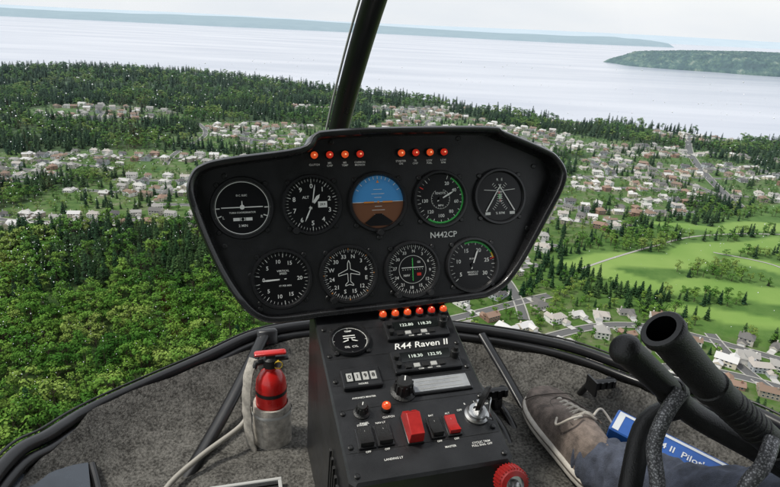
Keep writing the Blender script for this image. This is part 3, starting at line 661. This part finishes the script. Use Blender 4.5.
def suburb(x,y):
    return (coastd(x,y)>70)&~golf(x,y)&~forestL(x,y)&(~forestU(x,y)|hamlet(x,y))&~woods(x,y)
xs=np.concatenate([np.linspace(-30000,-1800,40),np.arange(-1780,-700,30),np.arange(-700,1000,7),np.arange(1000,2000,25),np.linspace(2050,30000,40)])
ys=np.concatenate([np.linspace(-25000,100,30),np.arange(120,1150,7),np.arange(1150,3200,16)])
X,Y=np.meshgrid(xs,ys); Z=height(X,Y); nx_,ny_=len(xs),len(ys)
me=bpy.data.meshes.new('terrain'); V=np.stack([X.ravel(),Y.ravel(),Z.ravel()],1)
idx=np.arange(nx_*ny_).reshape(ny_,nx_); q=np.stack([idx[:-1,:-1],idx[:-1,1:],idx[1:,1:],idx[1:,:-1]],-1).reshape(-1,4)
me.vertices.add(len(V)); me.vertices.foreach_set('co',V.ravel()); me.loops.add(q.size); me.loops.foreach_set('vertex_index',q.ravel().astype(np.int32))
me.polygons.add(len(q)); me.polygons.foreach_set('loop_start',np.arange(0,q.size,4,dtype=np.int32)); me.update(calc_edges=True); me.validate()
Gm=golf(X,Y); fwv=np.where(Gm,np.clip(fairway(X,Y)*3+.2,0,1),0); For=(forestL(X,Y)|(forestU(X,Y)&~hamlet(X,Y))|woods(X,Y))&~Gm
at=me.color_attributes.new('cover','FLOAT_COLOR','POINT'); ca=np.stack([fwv.ravel(),For.ravel().astype(float),Gm.ravel().astype(float),np.ones(X.size)],1); at.data.foreach_set('color',ca.ravel().astype(np.float32))
me.polygons.foreach_set('use_smooth',np.ones(len(q),bool))
gm=bpy.data.materials.new('ground_cover'); gm.use_nodes=True; nt=gm.node_tree; nt.nodes.clear(); out_=nd(nt,'ShaderNodeOutputMaterial'); b=nd(nt,'ShaderNodeBsdfDiffuse'); nt.links.new(b.outputs[0],out_.inputs['Surface'])
ge=nd(nt,'ShaderNodeNewGeometry'); n1=nd(nt,'ShaderNodeTexNoise'); n1.inputs['Scale'].default_value=.035; n1.inputs['Detail'].default_value=5; n1.inputs['Roughness'].default_value=.7
nt.links.new(ge.outputs['Position'],n1.inputs['Vector'])
lawn=ramp(nt,n1.outputs['Fac'],[(.3,(.035,.08,.02)),(.5,(.075,.13,.035)),(.62,(.12,.14,.07)),(.75,(.24,.23,.18))])
n3=nd(nt,'ShaderNodeTexNoise'); n3.inputs['Scale'].default_value=.012; n3.inputs['Detail'].default_value=3; nt.links.new(ge.outputs['Position'],n3.inputs['Vector'])
fair=ramp(nt,n3.outputs['Fac'],[(.3,(.13,.23,.05)),(.7,(.20,.29,.08))]); rough_=ramp(nt,n1.outputs['Fac'],[(.3,(.05,.11,.025)),(.7,(.10,.17,.045))])
und=ramp(nt,n1.outputs['Fac'],[(.3,(.022,.045,.015)),(.7,(.055,.09,.028))])
va=nd(nt,'ShaderNodeVertexColor',layer_name='cover'); sx=nd(nt,'ShaderNodeSeparateColor'); nt.links.new(va.outputs['Color'],sx.inputs['Color'])
def mixc(f,a,b_):
    m_=nd(nt,'ShaderNodeMix',data_type='RGBA'); nt.links.new(f,m_.inputs['Factor']); nt.links.new(a,m_.inputs['A']); nt.links.new(b_,m_.inputs['B']); return m_.outputs['Result']
c=mixc(sx.outputs['Green'],lawn,und); c=mixc(sx.outputs['Blue'],c,rough_); c=mixc(sx.outputs['Red'],c,fair)
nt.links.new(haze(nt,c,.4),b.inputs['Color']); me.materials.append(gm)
COL.objects.link(bpy.data.objects.new('terrain',me))

wm=bpy.data.materials.new('sea_water'); wm.use_nodes=True; nt=wm.node_tree; b=nt.nodes['Principled BSDF']
b.inputs['IOR'].default_value=1.33; ge=nd(nt,'ShaderNodeNewGeometry'); mp=nd(nt,'ShaderNodeMapping'); mp.inputs['Scale'].default_value=(.0006,.0025,1); nt.links.new(ge.outputs['Position'],mp.inputs['Vector'])
n1=nd(nt,'ShaderNodeTexNoise'); n1.inputs['Scale'].default_value=1; n1.inputs['Detail'].default_value=5; nt.links.new(mp.outputs['Vector'],n1.inputs['Vector'])
nt.links.new(ramp(nt,n1.outputs['Fac'],[(.35,(.34,.37,.45)),(.65,(.47,.49,.56))]),b.inputs['Base Color'])
b.inputs['Roughness'].default_value=.22
n2=nd(nt,'ShaderNodeTexNoise'); n2.inputs['Scale'].default_value=.08; n2.inputs['Detail'].default_value=5; nt.links.new(ge.outputs['Position'],n2.inputs['Vector']); bp=nd(nt,'ShaderNodeBump'); bp.inputs['Strength'].default_value=.25; bp.inputs['Distance'].default_value=1; nt.links.new(n2.outputs['Fac'],bp.inputs['Height']); nt.links.new(bp.outputs['Normal'],b.inputs['Normal'])
mb=MB(); mb.quad((-90000,-20000,0),(90000,-20000,0),(90000,90000,0),(-90000,90000,0)); mb.done('water',[wm])

def landmass(name,poly_fn,x0,x1,y0,y1,nx,ny,hfn,stops,nscale,hz,near,far):
    X,Y=np.meshgrid(np.linspace(x0,x1,nx),np.linspace(y0,y1,ny)); Z=hfn(X,Y)
    mb=MB(); mb.v=list(map(tuple,np.stack([X.ravel(),Y.ravel(),Z.ravel()],1))); idx=np.arange(nx*ny).reshape(ny,nx)
    q=np.stack([idx[:-1,:-1],idx[:-1,1:],idx[1:,1:],idx[1:,:-1]],-1).reshape(-1,4)
    keep=(Z.ravel()[q].max(1)>-5); mb.f=list(map(tuple,q[keep])); mb.m=[0]*len(mb.f)
    m=bpy.data.materials.new(name+'_cover'); m.use_nodes=True; nt=m.node_tree; b=nt.nodes['Principled BSDF']; b.inputs['Roughness'].default_value=1; b.inputs['Specular IOR Level'].default_value=0
    g=nd(nt,'ShaderNodeNewGeometry'); n=nd(nt,'ShaderNodeTexNoise'); n.inputs['Scale'].default_value=nscale; n.inputs['Detail'].default_value=9; n.inputs['Roughness'].default_value=.75; nt.links.new(g.outputs['Position'],n.inputs['Vector'])
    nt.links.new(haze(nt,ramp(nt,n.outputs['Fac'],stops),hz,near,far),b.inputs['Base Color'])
    mb.done(name,[m],smooth=180,recalc=False)
def islh(X,Y):
    e1=1-((X-4150)/2300)**2-((Y-5600)/900)**2+.12*sn(X,Y,220,1)+.06*sn(X,Y,90,2)
    return np.where(e1>0,np.minimum(e1*500,22)+138*np.clip(e1,0,1)**.45*np.clip(e1*4,0,1)+10*sn(X,Y,150,3)*np.clip(e1*4,0,1)+rng.uniform(-11,13,X.shape)*np.clip(e1*8,0,1),-20)
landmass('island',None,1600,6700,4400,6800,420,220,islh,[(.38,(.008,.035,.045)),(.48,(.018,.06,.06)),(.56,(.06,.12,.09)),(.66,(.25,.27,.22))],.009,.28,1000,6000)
def farh(X,Y):
    e1=np.clip((Y-(13500+X*.12+900*sn(X,X,1500,2)))/1500,-1,1)
    return np.where(e1>0,60*np.clip(e1*4,0,1)+110*e1*(.6+.6*sn(X,Y,1900,4))+12*sn(X,Y,300,6),-20)
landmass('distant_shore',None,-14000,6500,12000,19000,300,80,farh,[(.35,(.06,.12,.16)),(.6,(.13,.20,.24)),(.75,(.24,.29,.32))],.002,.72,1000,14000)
def farh2(X,Y):
    e1=np.clip((Y-(21000+900*sn(X,X,2500,2)))/3000,-1,1)
    return np.where(e1>0,60*np.clip(e1*4,0,1)+240*e1*(.5+.6*sn(X,Y,3900,4)),-20)
landmass('distant_hills',None,-26000,30000,19000,30000,300,40,farh2,[(.3,(.42,.50,.58)),(.7,(.50,.57,.63))],.001,.3,1000,16000)  # pale blue-grey stops are painted haze, not the hills' own cover

# ------------------------------------------------------------------ roads
def warp(a,b_): 
    return a+45*np.sin(b_/150+1)+22*np.sin(b_/63)+14*np.sin(a/90.), b_+40*np.sin(a/130)+22*np.sin(a/61+2+b_/200)+.12*a
occ=np.zeros((700,900),bool)
def cell(x,y): return np.clip(((np.asarray(y)-200)/4).astype(int),0,699),np.clip(((np.asarray(x)+1500)/4).astype(int),0,899)
def mark(x,y,rad):
    k=int(math.ceil(rad/4)); i,j=cell(x,y); occ[max(i-k,0):i+k+1,max(j-k,0):j+k+1]=True
ROAD=randmat('asphalt',[(0,(.11,.11,.115)),(1,(.12,.12,.12))],.9,.35); WALK=randmat('concrete_walk',[(0,(.33,.32,.30)),(1,(.33,.32,.30))],.9,.3)
rb=MB(); sb=MB()
def ribbon(P,w,mbx,dz,off=0,m=0):
    P=np.array(P); T=np.gradient(P,axis=0); T/=np.linalg.norm(T,axis=1)[:,None]+1e-9; Nn=np.stack([-T[:,1],T[:,0]],1)
    a=P+Nn*(off+w/2); b_=P+Nn*(off-w/2); za=height(P[:,0],P[:,1])+dz
    vs=[]; 
    for i in range(len(P)): vs+=[(a[i,0],a[i,1],za[i]),(b_[i,0],b_[i,1],za[i])]
    mbx.add(vs,[(2*i,2*i+1,2*i+3,2*i+2) for i in range(len(P)-1)],m)
def segs(P,ok):
    out=[];cur=[]
    for p_,k in zip(P,ok):
        if k: cur.append(p_)
        else:
            if len(cur)>4: out.append(cur)
            cur=[]
    if len(cur)>4: out.append(cur)
    return out
houses=[]
def street(P,w=7.5,dz=.30):
    for i in range(0,len(P)): mark(P[i][0],P[i][1],4)
    ribbon(P,w,rb,dz); ribbon(P,1.4,sb,.45,w/2+1); ribbon(P,1.4,sb,.45,-w/2-1)
kk=0
for bb in np.arange(250,2300,69):
    a=np.arange(-1300,1700,5.); x,y=warp(a,bb+0*a); ok=suburb(x,y)&(np.abs(x)<.95*y+100)&~((np.sin(a/160.+kk*2.1)>.88))
    for s_ in segs(list(zip(x,y)),ok):
        street(s_)
        P=np.array(s_)
        for i in range(1,len(P)-1,1):
            if i%5!=kk%5: continue
            T=P[i+1]-P[i-1]; T/=np.linalg.norm(T); Nn=np.array([-T[1],T[0]])
            for sd in (-1,1):
                if random.random()<(.06 if P[i][1]<700 else .12): continue
                q=P[i]+Nn*sd*(18+random.uniform(-2.5,5))+T*random.uniform(-5,5)
                if suburb(q[0],q[1]): houses.append((q[0],q[1],math.atan2(-Nn[1]*sd,-Nn[0]*sd)+math.pi/2+random.gauss(0,.22)+(random.choice([-1,1])*1.57 if random.random()<.15 else 0)))
    kk+=1
for ci,aa in enumerate(np.arange(-1200,1600,190)):
    b_=np.arange(250,2200,5.); x,y=warp(aa+0*b_,b_); ok=suburb(x,y)&(np.abs(x)<.95*y+100)&~(np.sin(b_/120.+ci*1.7)>.3)
    for s_ in segs(list(zip(x,y)),ok): street(s_,dz=.34)
b_=np.arange(200,2000,6.); x=470+.33*(b_-600)+40*np.sin(b_/260.); ok=~golf(x,b_)&(coastd(x,b_)>60)
for s_ in segs(list(zip(x,b_)),ok): street(s_,13,.38)
for P in ([(210,600),(260,640),(330,690),(400,735),(480,760),(560,770),(640,800)],[(560,470),(500,560),(470,600),(455,650),(400,680)]):
    P=[(v.x,v.y) for v in spline([(a,b,0) for a,b in P],8)]; ribbon(P,3,sb,.3)
rb.done('roads',[ROAD],recalc=False); sb.done('pavements',[WALK],recalc=False)
hh=[]; hocc=np.zeros_like(occ)
for x,y,a in houses:
    i,j=cell(x,y)
    if occ[i,j] or hocc[max(i-3,0):i+4,max(j-3,0):j+4].any(): continue
    hocc[i,j]=True; hh.append((x,y,a))
for x,y,a in hh: mark(x,y,6)

WALL=randmat('siding',[(0,(.50,.47,.42)),(.2,(.68,.66,.62)),(.38,(.34,.29,.24)),(.5,(.75,.74,.71)),(.68,(.40,.42,.44)),(.8,(.60,.54,.44)),(.92,(.26,.16,.12))],.8,.35,True)
ROOF=randmat('shingles',[(0,(.14,.135,.13)),(.15,(.30,.29,.275)),(.3,(.46,.45,.43)),(.45,(.21,.15,.115)),(.58,(.38,.35,.32)),(.7,(.10,.095,.095)),(.8,(.54,.53,.52)),(.9,(.25,.17,.13))],.85,.35,True)
WIN=mat('window_glass',(.03,.04,.05),.15); TRIM=mat('white_trim',(.78,.77,.75),.6); DRV=mat('driveway_concrete',(.42,.41,.39),.9)
def gable(mb,x0,x1,y0,y1,z,rise,axis='x',ov=.6,hip=0):
    if axis=='x':
        ym=(y0+y1)/2; a=(x0-ov,y0-ov,z-.15);b=(x1+ov,y0-ov,z-.15);c=(x1+ov,y1+ov,z-.15);d=(x0-ov,y1+ov,z-.15);e=(x0-ov+hip,ym,z+rise);g=(x1+ov-hip,ym,z+rise)
    else:
        xm=(x0+x1)/2; a=(x1+ov,y0-ov,z-.15);b=(x1+ov,y1+ov,z-.15);c=(x0-ov,y1+ov,z-.15);d=(x0-ov,y0-ov,z-.15);e=(xm,y0-ov+hip,z+rise);g=(xm,y1+ov-hip,z+rise)
    mb.quad(a,b,g,e,1); mb.quad(c,d,e,g,1); m=1 if hip else 0
    mb.add([a,e,d],[(0,1,2)],m); mb.add([b,c,g],[(0,1,2)],m)
def house(v):
    mb=MB(); w,dp=[(14,9),(13,10),(16,9),(11,11),(13,8),(15,10)][v]; h=[5.6,3.2,5.4,5.8,3.0,5.2][v]
    mb.box(-w/2,w/2,-dp/2,dp/2,-1.5,h,0); gable(mb,-w/2,w/2,-dp/2,dp/2,h,[2.8,2.4,2.6,3.2,2.2,3.0][v],'x',.6,[0,4,3.5,5,0,0][v])
    gx0,gx1=(w/2-6.5,w/2-.3) if v%2==0 else (-w/2+.3,-w/2+6.5)
    mb.box(gx0,gx1,-dp/2-5.5,-dp/2+.1,-1.5,3.0,0); gable(mb,gx0,gx1,-dp/2-5.5,-dp/2+2,3.0,1.9,'y',.5,0 if v!=2 else 2)
    mb.box(gx0+.7,gx1-.7,-dp/2-5.56,-dp/2-5.5,-.2,2.4,3)
    mb.quad((gx0+.3,-dp/2-13,.25),(gx1-.3,-dp/2-13,.25),(gx1-.3,-dp/2-5.6,.25),(gx0+.3,-dp/2-5.6,.25),4)
    if v in (2,5):
        bx=-w/2+.6 if v==2 else w/2-6.6; mb.box(bx,bx+6,dp/2-.1,dp/2+4,-1.5,h-.3,0); gable(mb,bx,bx+6,dp/2-2,dp/2+4,h-.3,2.2,'y',.5)
    if v in (1,4): mb.box(-2,3,dp/2+.02,dp/2+3.4,.15,.35,4)
    dx=-1 if v%2==0 else 2; mb.box(dx,dx+1.1,-dp/2-.06,-dp/2,0,2.2,3)
    for zz in ([1.0] if h<4 else [1.0,3.7]):
        for xx in np.arange(-w/2+1.2,w/2-2,3.1):
            mb.box(xx,xx+1.6,dp/2,dp/2+.06,zz,zz+1.3,2); mb.box(xx-.12,xx+1.72,dp/2,dp/2+.04,zz-.12,zz+1.42,3)
            if zz>3 or not (gx0-1.5<xx<gx1): mb.box(xx,xx+1.6,-dp/2-.06,-dp/2,zz,zz+1.3,2); mb.box(xx-.12,xx+1.72,-dp/2-.04,-dp/2,zz-.12,zz+1.42,3)
        for sx_ in (-1,1): mb.box(*( (w/2,w/2+.06) if sx_>0 else (-w/2-.06,-w/2)),-2,-.4,zz,zz+1.3,2)
    mb.box(-w/2+2,-w/2+3,.8,1.8,h,h+3.6,0)
    return mb
HM=[WALL,ROOF,WIN,TRIM,DRV]
protoH=bpy.data.collections.new('house_types'); hme=[]
for v in range(6):
    o_=house(v).done('house_type',HM,link=False,recalc=False); hme.append(o_.data); protoH.objects.link(o_)
def scatter(name,arr,coll):
    arr=np.array(arr,float); me=bpy.data.meshes.new(name); me.from_pydata([tuple(a) for a in arr[:,:3]],[],[])
    at=me.attributes.new('rotz','FLOAT_VECTOR','POINT'); rv=np.zeros((len(arr),3),np.float32); rv[:,2]=arr[:,3]; at.data.foreach_set('vector',rv.ravel())
    at=me.attributes.new('scl','FLOAT_VECTOR','POINT'); at.data.foreach_set('vector',arr[:,4:7].astype(np.float32).ravel())
    at=me.attributes.new('pick','INT','POINT'); at.data.foreach_set('value',arr[:,7].astype(np.int32))
    ob=bpy.data.objects.new(name,me); COL.objects.link(ob)
    ng=bpy.data.node_groups.new(name+'_instancer','GeometryNodeTree'); ng.interface.new_socket('Geometry',in_out='INPUT',socket_type='NodeSocketGeometry'); ng.interface.new_socket('Geometry',in_out='OUTPUT',socket_type='NodeSocketGeometry')
    gi=ng.nodes.new('NodeGroupInput'); go=ng.nodes.new('NodeGroupOutput'); ins=ng.nodes.new('GeometryNodeInstanceOnPoints'); ci=ng.nodes.new('GeometryNodeCollectionInfo')
    ci.inputs['Collection'].default_value=coll; ci.inputs['Separate Children'].default_value=True; ci.inputs['Reset Children'].default_value=True
    def na(n,t): a=ng.nodes.new('GeometryNodeInputNamedAttribute'); a.data_type=t; a.inputs['Name'].default_value=n; return a.outputs['Attribute']
    L=ng.links; L.new(gi.outputs[0],ins.inputs['Points']); L.new(ci.outputs[0],ins.inputs['Instance']); ins.inputs['Pick Instance'].default_value=True
    L.new(na('pick','INT'),ins.inputs['Instance Index']); L.new(na('rotz','FLOAT_VECTOR'),ins.inputs['Rotation']); L.new(na('scl','FLOAT_VECTOR'),ins.inputs['Scale']); L.new(ins.outputs[0],go.inputs[0])
    md=ob.modifiers.new('instances','NODES'); md.node_group=ng; return ob
far=[]; nn_=0
for x,y,a in hh:
    z=float(height(x,y))+.3; v=random.randrange(6); s=random.uniform(.9,1.15)
    if y<600 and x>60:
        o_=bpy.data.objects.new('suburban_house',hme[v]); COL.objects.link(o_); o_.location=(x,y,z); o_.rotation_euler=(0,0,a); o_.scale=(s,s,s); nn_+=1
    else: far.append((x,y,z,a,s,s,s,v))
scatter('distant_houses',far,protoH)

# ------------------------------------------------------------------ trees
LA=randmat('leaf_lit_top',[(0,(.032,.095,.016)),(.25,(.055,.14,.022)),(.5,(.09,.19,.032)),(.75,(.14,.24,.042)),(1,(.20,.27,.065))],.75,.5,big=.02)
LB=randmat('leaf_shaded_underside',[(0,(.018,.052,.012)),(.5,(.034,.085,.02)),(1,(.06,.11,.026))],.75,.5,big=.02)  # darker copy of the leaf colour: shade painted under the crowns
CA=randmat('needle_light',[(0,(.018,.052,.022)),(.5,(.032,.078,.027)),(1,(.058,.105,.034))],.75,.5,big=.012)
CB=randmat('needle_dark',[(0,(.009,.028,.014)),(.5,(.018,.044,.018)),(1,(.028,.058,.022))],.75,.5,big=.012)
BARK=randmat('bark',[(0,(.06,.045,.035)),(1,(.10,.08,.06))],.95,.3)
def card(mb,c,n,s,m):
    n=n/np.linalg.norm(n); a=np.cross(n,rng.normal(size=3)); a/=np.linalg.norm(a); b_=np.cross(n,a)
    k=rng.uniform(.6,1.2,4)
    mb.quad(*[tuple(c+(a*i*kk_+b_*j*kk_)*s) for (i,j),kk_ in zip(((-1,-.6),(.7,-1),(1,.7),(-.6,1)),k)],m=m)
def deciduous():
    mb=MB(); H=rng.uniform(12,15); mb.tube([(0,0,-1),(.1,0,H*.25),(.2,.1,H*.5),(.1,.2,H*.75)],[.35,.28,.18,.06],6,2)
    nl=rng.randint(8,12)
    for i in range(nl):
        a=rng.uniform(0,6.28); hz_=rng.uniform(.35,.90); rr=rng.uniform(.45,1)*H*.27*math.sin(min(1,(1.12-hz_)*2.0)*1.57); c=np.array([rr*math.cos(a),rr*math.sin(a),H*hz_])
        mb.tube([(.1,0,H*(hz_-.22)),tuple(c)],[.12,.03],4,2,cap=False); R=rng.uniform(.12,.18)*H
        for k in range(40):
            d_=rng.normal(size=3); d_/=np.linalg.norm(d_); 
            if d_[2]<-.3: d_[2]*=-.6
            p_=c+d_*R*np.array([1,1,.8])*rng.uniform(.6,1.1); card(mb,p_,d_+rng.normal(size=3)*.28+np.array([0,0,.25]),rng.uniform(.28,.52),0 if d_[2]>.05+rng.uniform(-.25,.25) else 1)  # upward cards take the lit leaf colour, lower ones the painted shade
    return mb
def conifer():
    mb=MB(); H=rng.uniform(20,25); mb.tube([(0,0,-1),(0,0,H*.5),(0,0,H)],[.4,.25,.03],5,2); W=H*rng.uniform(.19,.25)
    z=H*.12
    while z<H*.98:
        t=(z-H*.12)/(H*.88); L=W*(1-t)**.72*rng.uniform(.75,1.15)+.3; n=int(5+4*(1-t)); a0=rng.uniform(0,6)
        for k in range(n):
            a=a0+k*6.283/n+rng.uniform(-.25,.25); l=L*rng.uniform(.5,1.15); dr=l*rng.uniform(.2,.45); w=l*.34+.15; ca,sa=math.cos(a),math.sin(a)
            p0=(0,0,z+.2); p1=(ca*l*.55-sa*w,sa*l*.55+ca*w,z-dr*.45); p2=(ca*l,sa*l,z-dr); p3=(ca*l*.55+sa*w,sa*l*.55-ca*w,z-dr*.45+.1)
            mb.add([p0,p1,p2,p3],[(0,1,2),(0,2,3)],0 if rng.rand()<.55 else 1)
            for _ in range(2):
                q=np.array([ca*l*rng.uniform(.4,1.05),sa*l*rng.uniform(.4,1.05),z-dr*rng.uniform(.2,.8)]); card(mb,q,np.array([ca,sa,1.0])+rng.normal(size=3)*.4,rng.uniform(.4,.7),0 if rng.rand()<.55 else 1)
        z+=H*.055*rng.uniform(.8,1.2)
    return mb
PD=bpy.data.collections.new('deciduous_types'); PC=bpy.data.collections.new('conifer_types')
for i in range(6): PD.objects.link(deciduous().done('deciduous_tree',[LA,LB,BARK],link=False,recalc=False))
for i in range(5): PC.objects.link(conifer().done('conifer_tree',[CA,CB,BARK],link=False,recalc=False))
def infr(x,y): return (np.abs(x)<.84*y+70)&(y>200)
def jgrid(x0,x1,y0,y1,sp_):
    X,Y=np.meshgrid(np.arange(x0,x1,sp_),np.arange(y0,y1,sp_)); X=X+rng.uniform(-.5,.5,X.shape)*sp_; Y=Y+rng.uniform(-.5,.5,X.shape)*sp_
    x,y=X.ravel(),Y.ravel(); k=infr(x,y)&(coastd(x,y)>12); return x[k],y[k]
D=[];Cn=[]
def put(L,x,y,s,n):
    z=height(x,y)-.3; r_=rng.uniform(0,6.28,len(x)); sx_=s*rng.uniform(.85,1.25,len(x))
    L.append(np.stack([x,y,z,r_,sx_,sx_,s*rng.uniform(.85,1.1,len(x)),rng.randint(0,n,len(x))],1))
bands=[(200,700,10.0,1.0),(700,1100,11.5,1.0),(1100,1700,14,1.1),(1700,2800,19,1.35)]
for y0,y1,sp_,sc_ in bands:
    x,y=jgrid(-2600,2000,y0,y1,sp_); i,j=cell(x,y); free=~occ[i,j]|(x<-1490)
    fl_=forestL(x,y); fu=forestU(x,y)&~hamlet(x,y); wd=woods(x,y)&~golf(x,y); g_=golf(x,y); sub=suburb(x,y)
    con_=sn(x,y,45,3)+.6*sn(x,y,17,8)+rng.normal(0,.35,len(x))
    clear=(sn(x,y,26,12)+.5*sn(x,y,52,2)>.78)
    k=fl_&free&~clear; cpr=con_>np.interp(y,[250,430,520,640],[.65,.5,.15,-.1]); 
    a=k&~cpr; put(D,x[a],y[a],rng.uniform(.9,2.0,a.sum())*sc_,6); a=k&cpr; put(Cn,x[a],y[a],rng.uniform(.7,1.3,a.sum())*sc_,5)
    k=(fu|wd)&~fl_&free&(rng.rand(len(x))<.93)&~clear; cpr=con_>-.15
    a=k&cpr; put(Cn,x[a],y[a],rng.uniform(.6,1.15,a.sum())*sc_,5); a=k&~cpr; put(D,x[a],y[a],rng.uniform(.9,1.6,a.sum())*sc_,6)
    k=g_&(fairway(x,y)<-.08)&(sn(x,y,28,2)+.5*sn(x,y,55,6)>-.2)&(rng.rand(len(x))<.97); cpr=con_>.12
    a=k&cpr; put(Cn,x[a],y[a],rng.uniform(.45,.9,a.sum())*sc_,5); a=k&~cpr; put(D,x[a],y[a],rng.uniform(.7,1.3,a.sum())*sc_,6)
    k=sub&free&(rng.rand(len(x))<np.interp(y,[300,700,1200,2000],[.62,.72,.8,.85])*(1+.6*sn(x,y,60,5))); cpr=con_>.4
    a=k&cpr; put(Cn,x[a],y[a],rng.uniform(.35,.85,a.sum())*sc_,5); a=k&~cpr; put(D,x[a],y[a],rng.uniform(.4,.9,a.sum())*np.interp(y0,[200,1700],[1,.8]),6)
D=np.concatenate(D); Cn=np.concatenate(Cn)
scatter('deciduous_trees',D,PD); scatter('conifer_trees',Cn,PC)
print('trees',len(D),len(Cn),'houses',nn_,len(far))

# ------------------------------------------------------------------ light
w=bpy.data.worlds.new('World'); sc.world=w; w.use_nodes=True; nt=w.node_tree; nt.nodes.clear()
o=nd(nt,'ShaderNodeOutputWorld'); sky=nd(nt,'ShaderNodeTexSky',sky_type='NISHITA'); sky.sun_disc=False
EL,AZ=math.radians(58),math.radians(-95)
sky.sun_elevation=EL; sky.sun_rotation=AZ; sky.air_density=1.5; sky.dust_density=3
b1=nd(nt,'ShaderNodeBackground'); b1.inputs['Strength'].default_value=.12; nt.links.new(sky.outputs[0],b1.inputs[0])
tc=nd(nt,'ShaderNodeTexCoord'); mp=nd(nt,'ShaderNodeMapping'); mp.inputs['Scale'].default_value=(1,1,5); nt.links.new(tc.outputs['Generated'],mp.inputs['Vector'])
n=nd(nt,'ShaderNodeTexNoise'); n.inputs['Scale'].default_value=2.2; n.inputs['Detail'].default_value=6; nt.links.new(mp.outputs['Vector'],n.inputs['Vector'])
cc=ramp(nt,n.outputs['Fac'],[(.3,(.80,.85,.92)),(.7,(.98,.99,1.0))])
b2=nd(nt,'ShaderNodeBackground'); b2.inputs['Strength'].default_value=1.15; nt.links.new(cc,b2.inputs[0])
mx=nd(nt,'ShaderNodeMixShader'); mx.inputs['Fac'].default_value=.85; nt.links.new(b1.outputs[0],mx.inputs[1]); nt.links.new(b2.outputs[0],mx.inputs[2]); nt.links.new(mx.outputs[0],o.inputs['Surface'])
sl=bpy.data.lights.new('sun','SUN'); sl.energy=2.9; sl.angle=math.radians(8); sl.color=(1,.96,.88); so=bpy.data.objects.new('sun',sl); COL.objects.link(so)
sd=Vector((math.sin(AZ)*math.cos(EL),math.cos(AZ)*math.cos(EL),math.sin(EL)))
so.rotation_euler=sd.to_track_quat('Z','Y').to_euler(); so.location=(0,0,500)
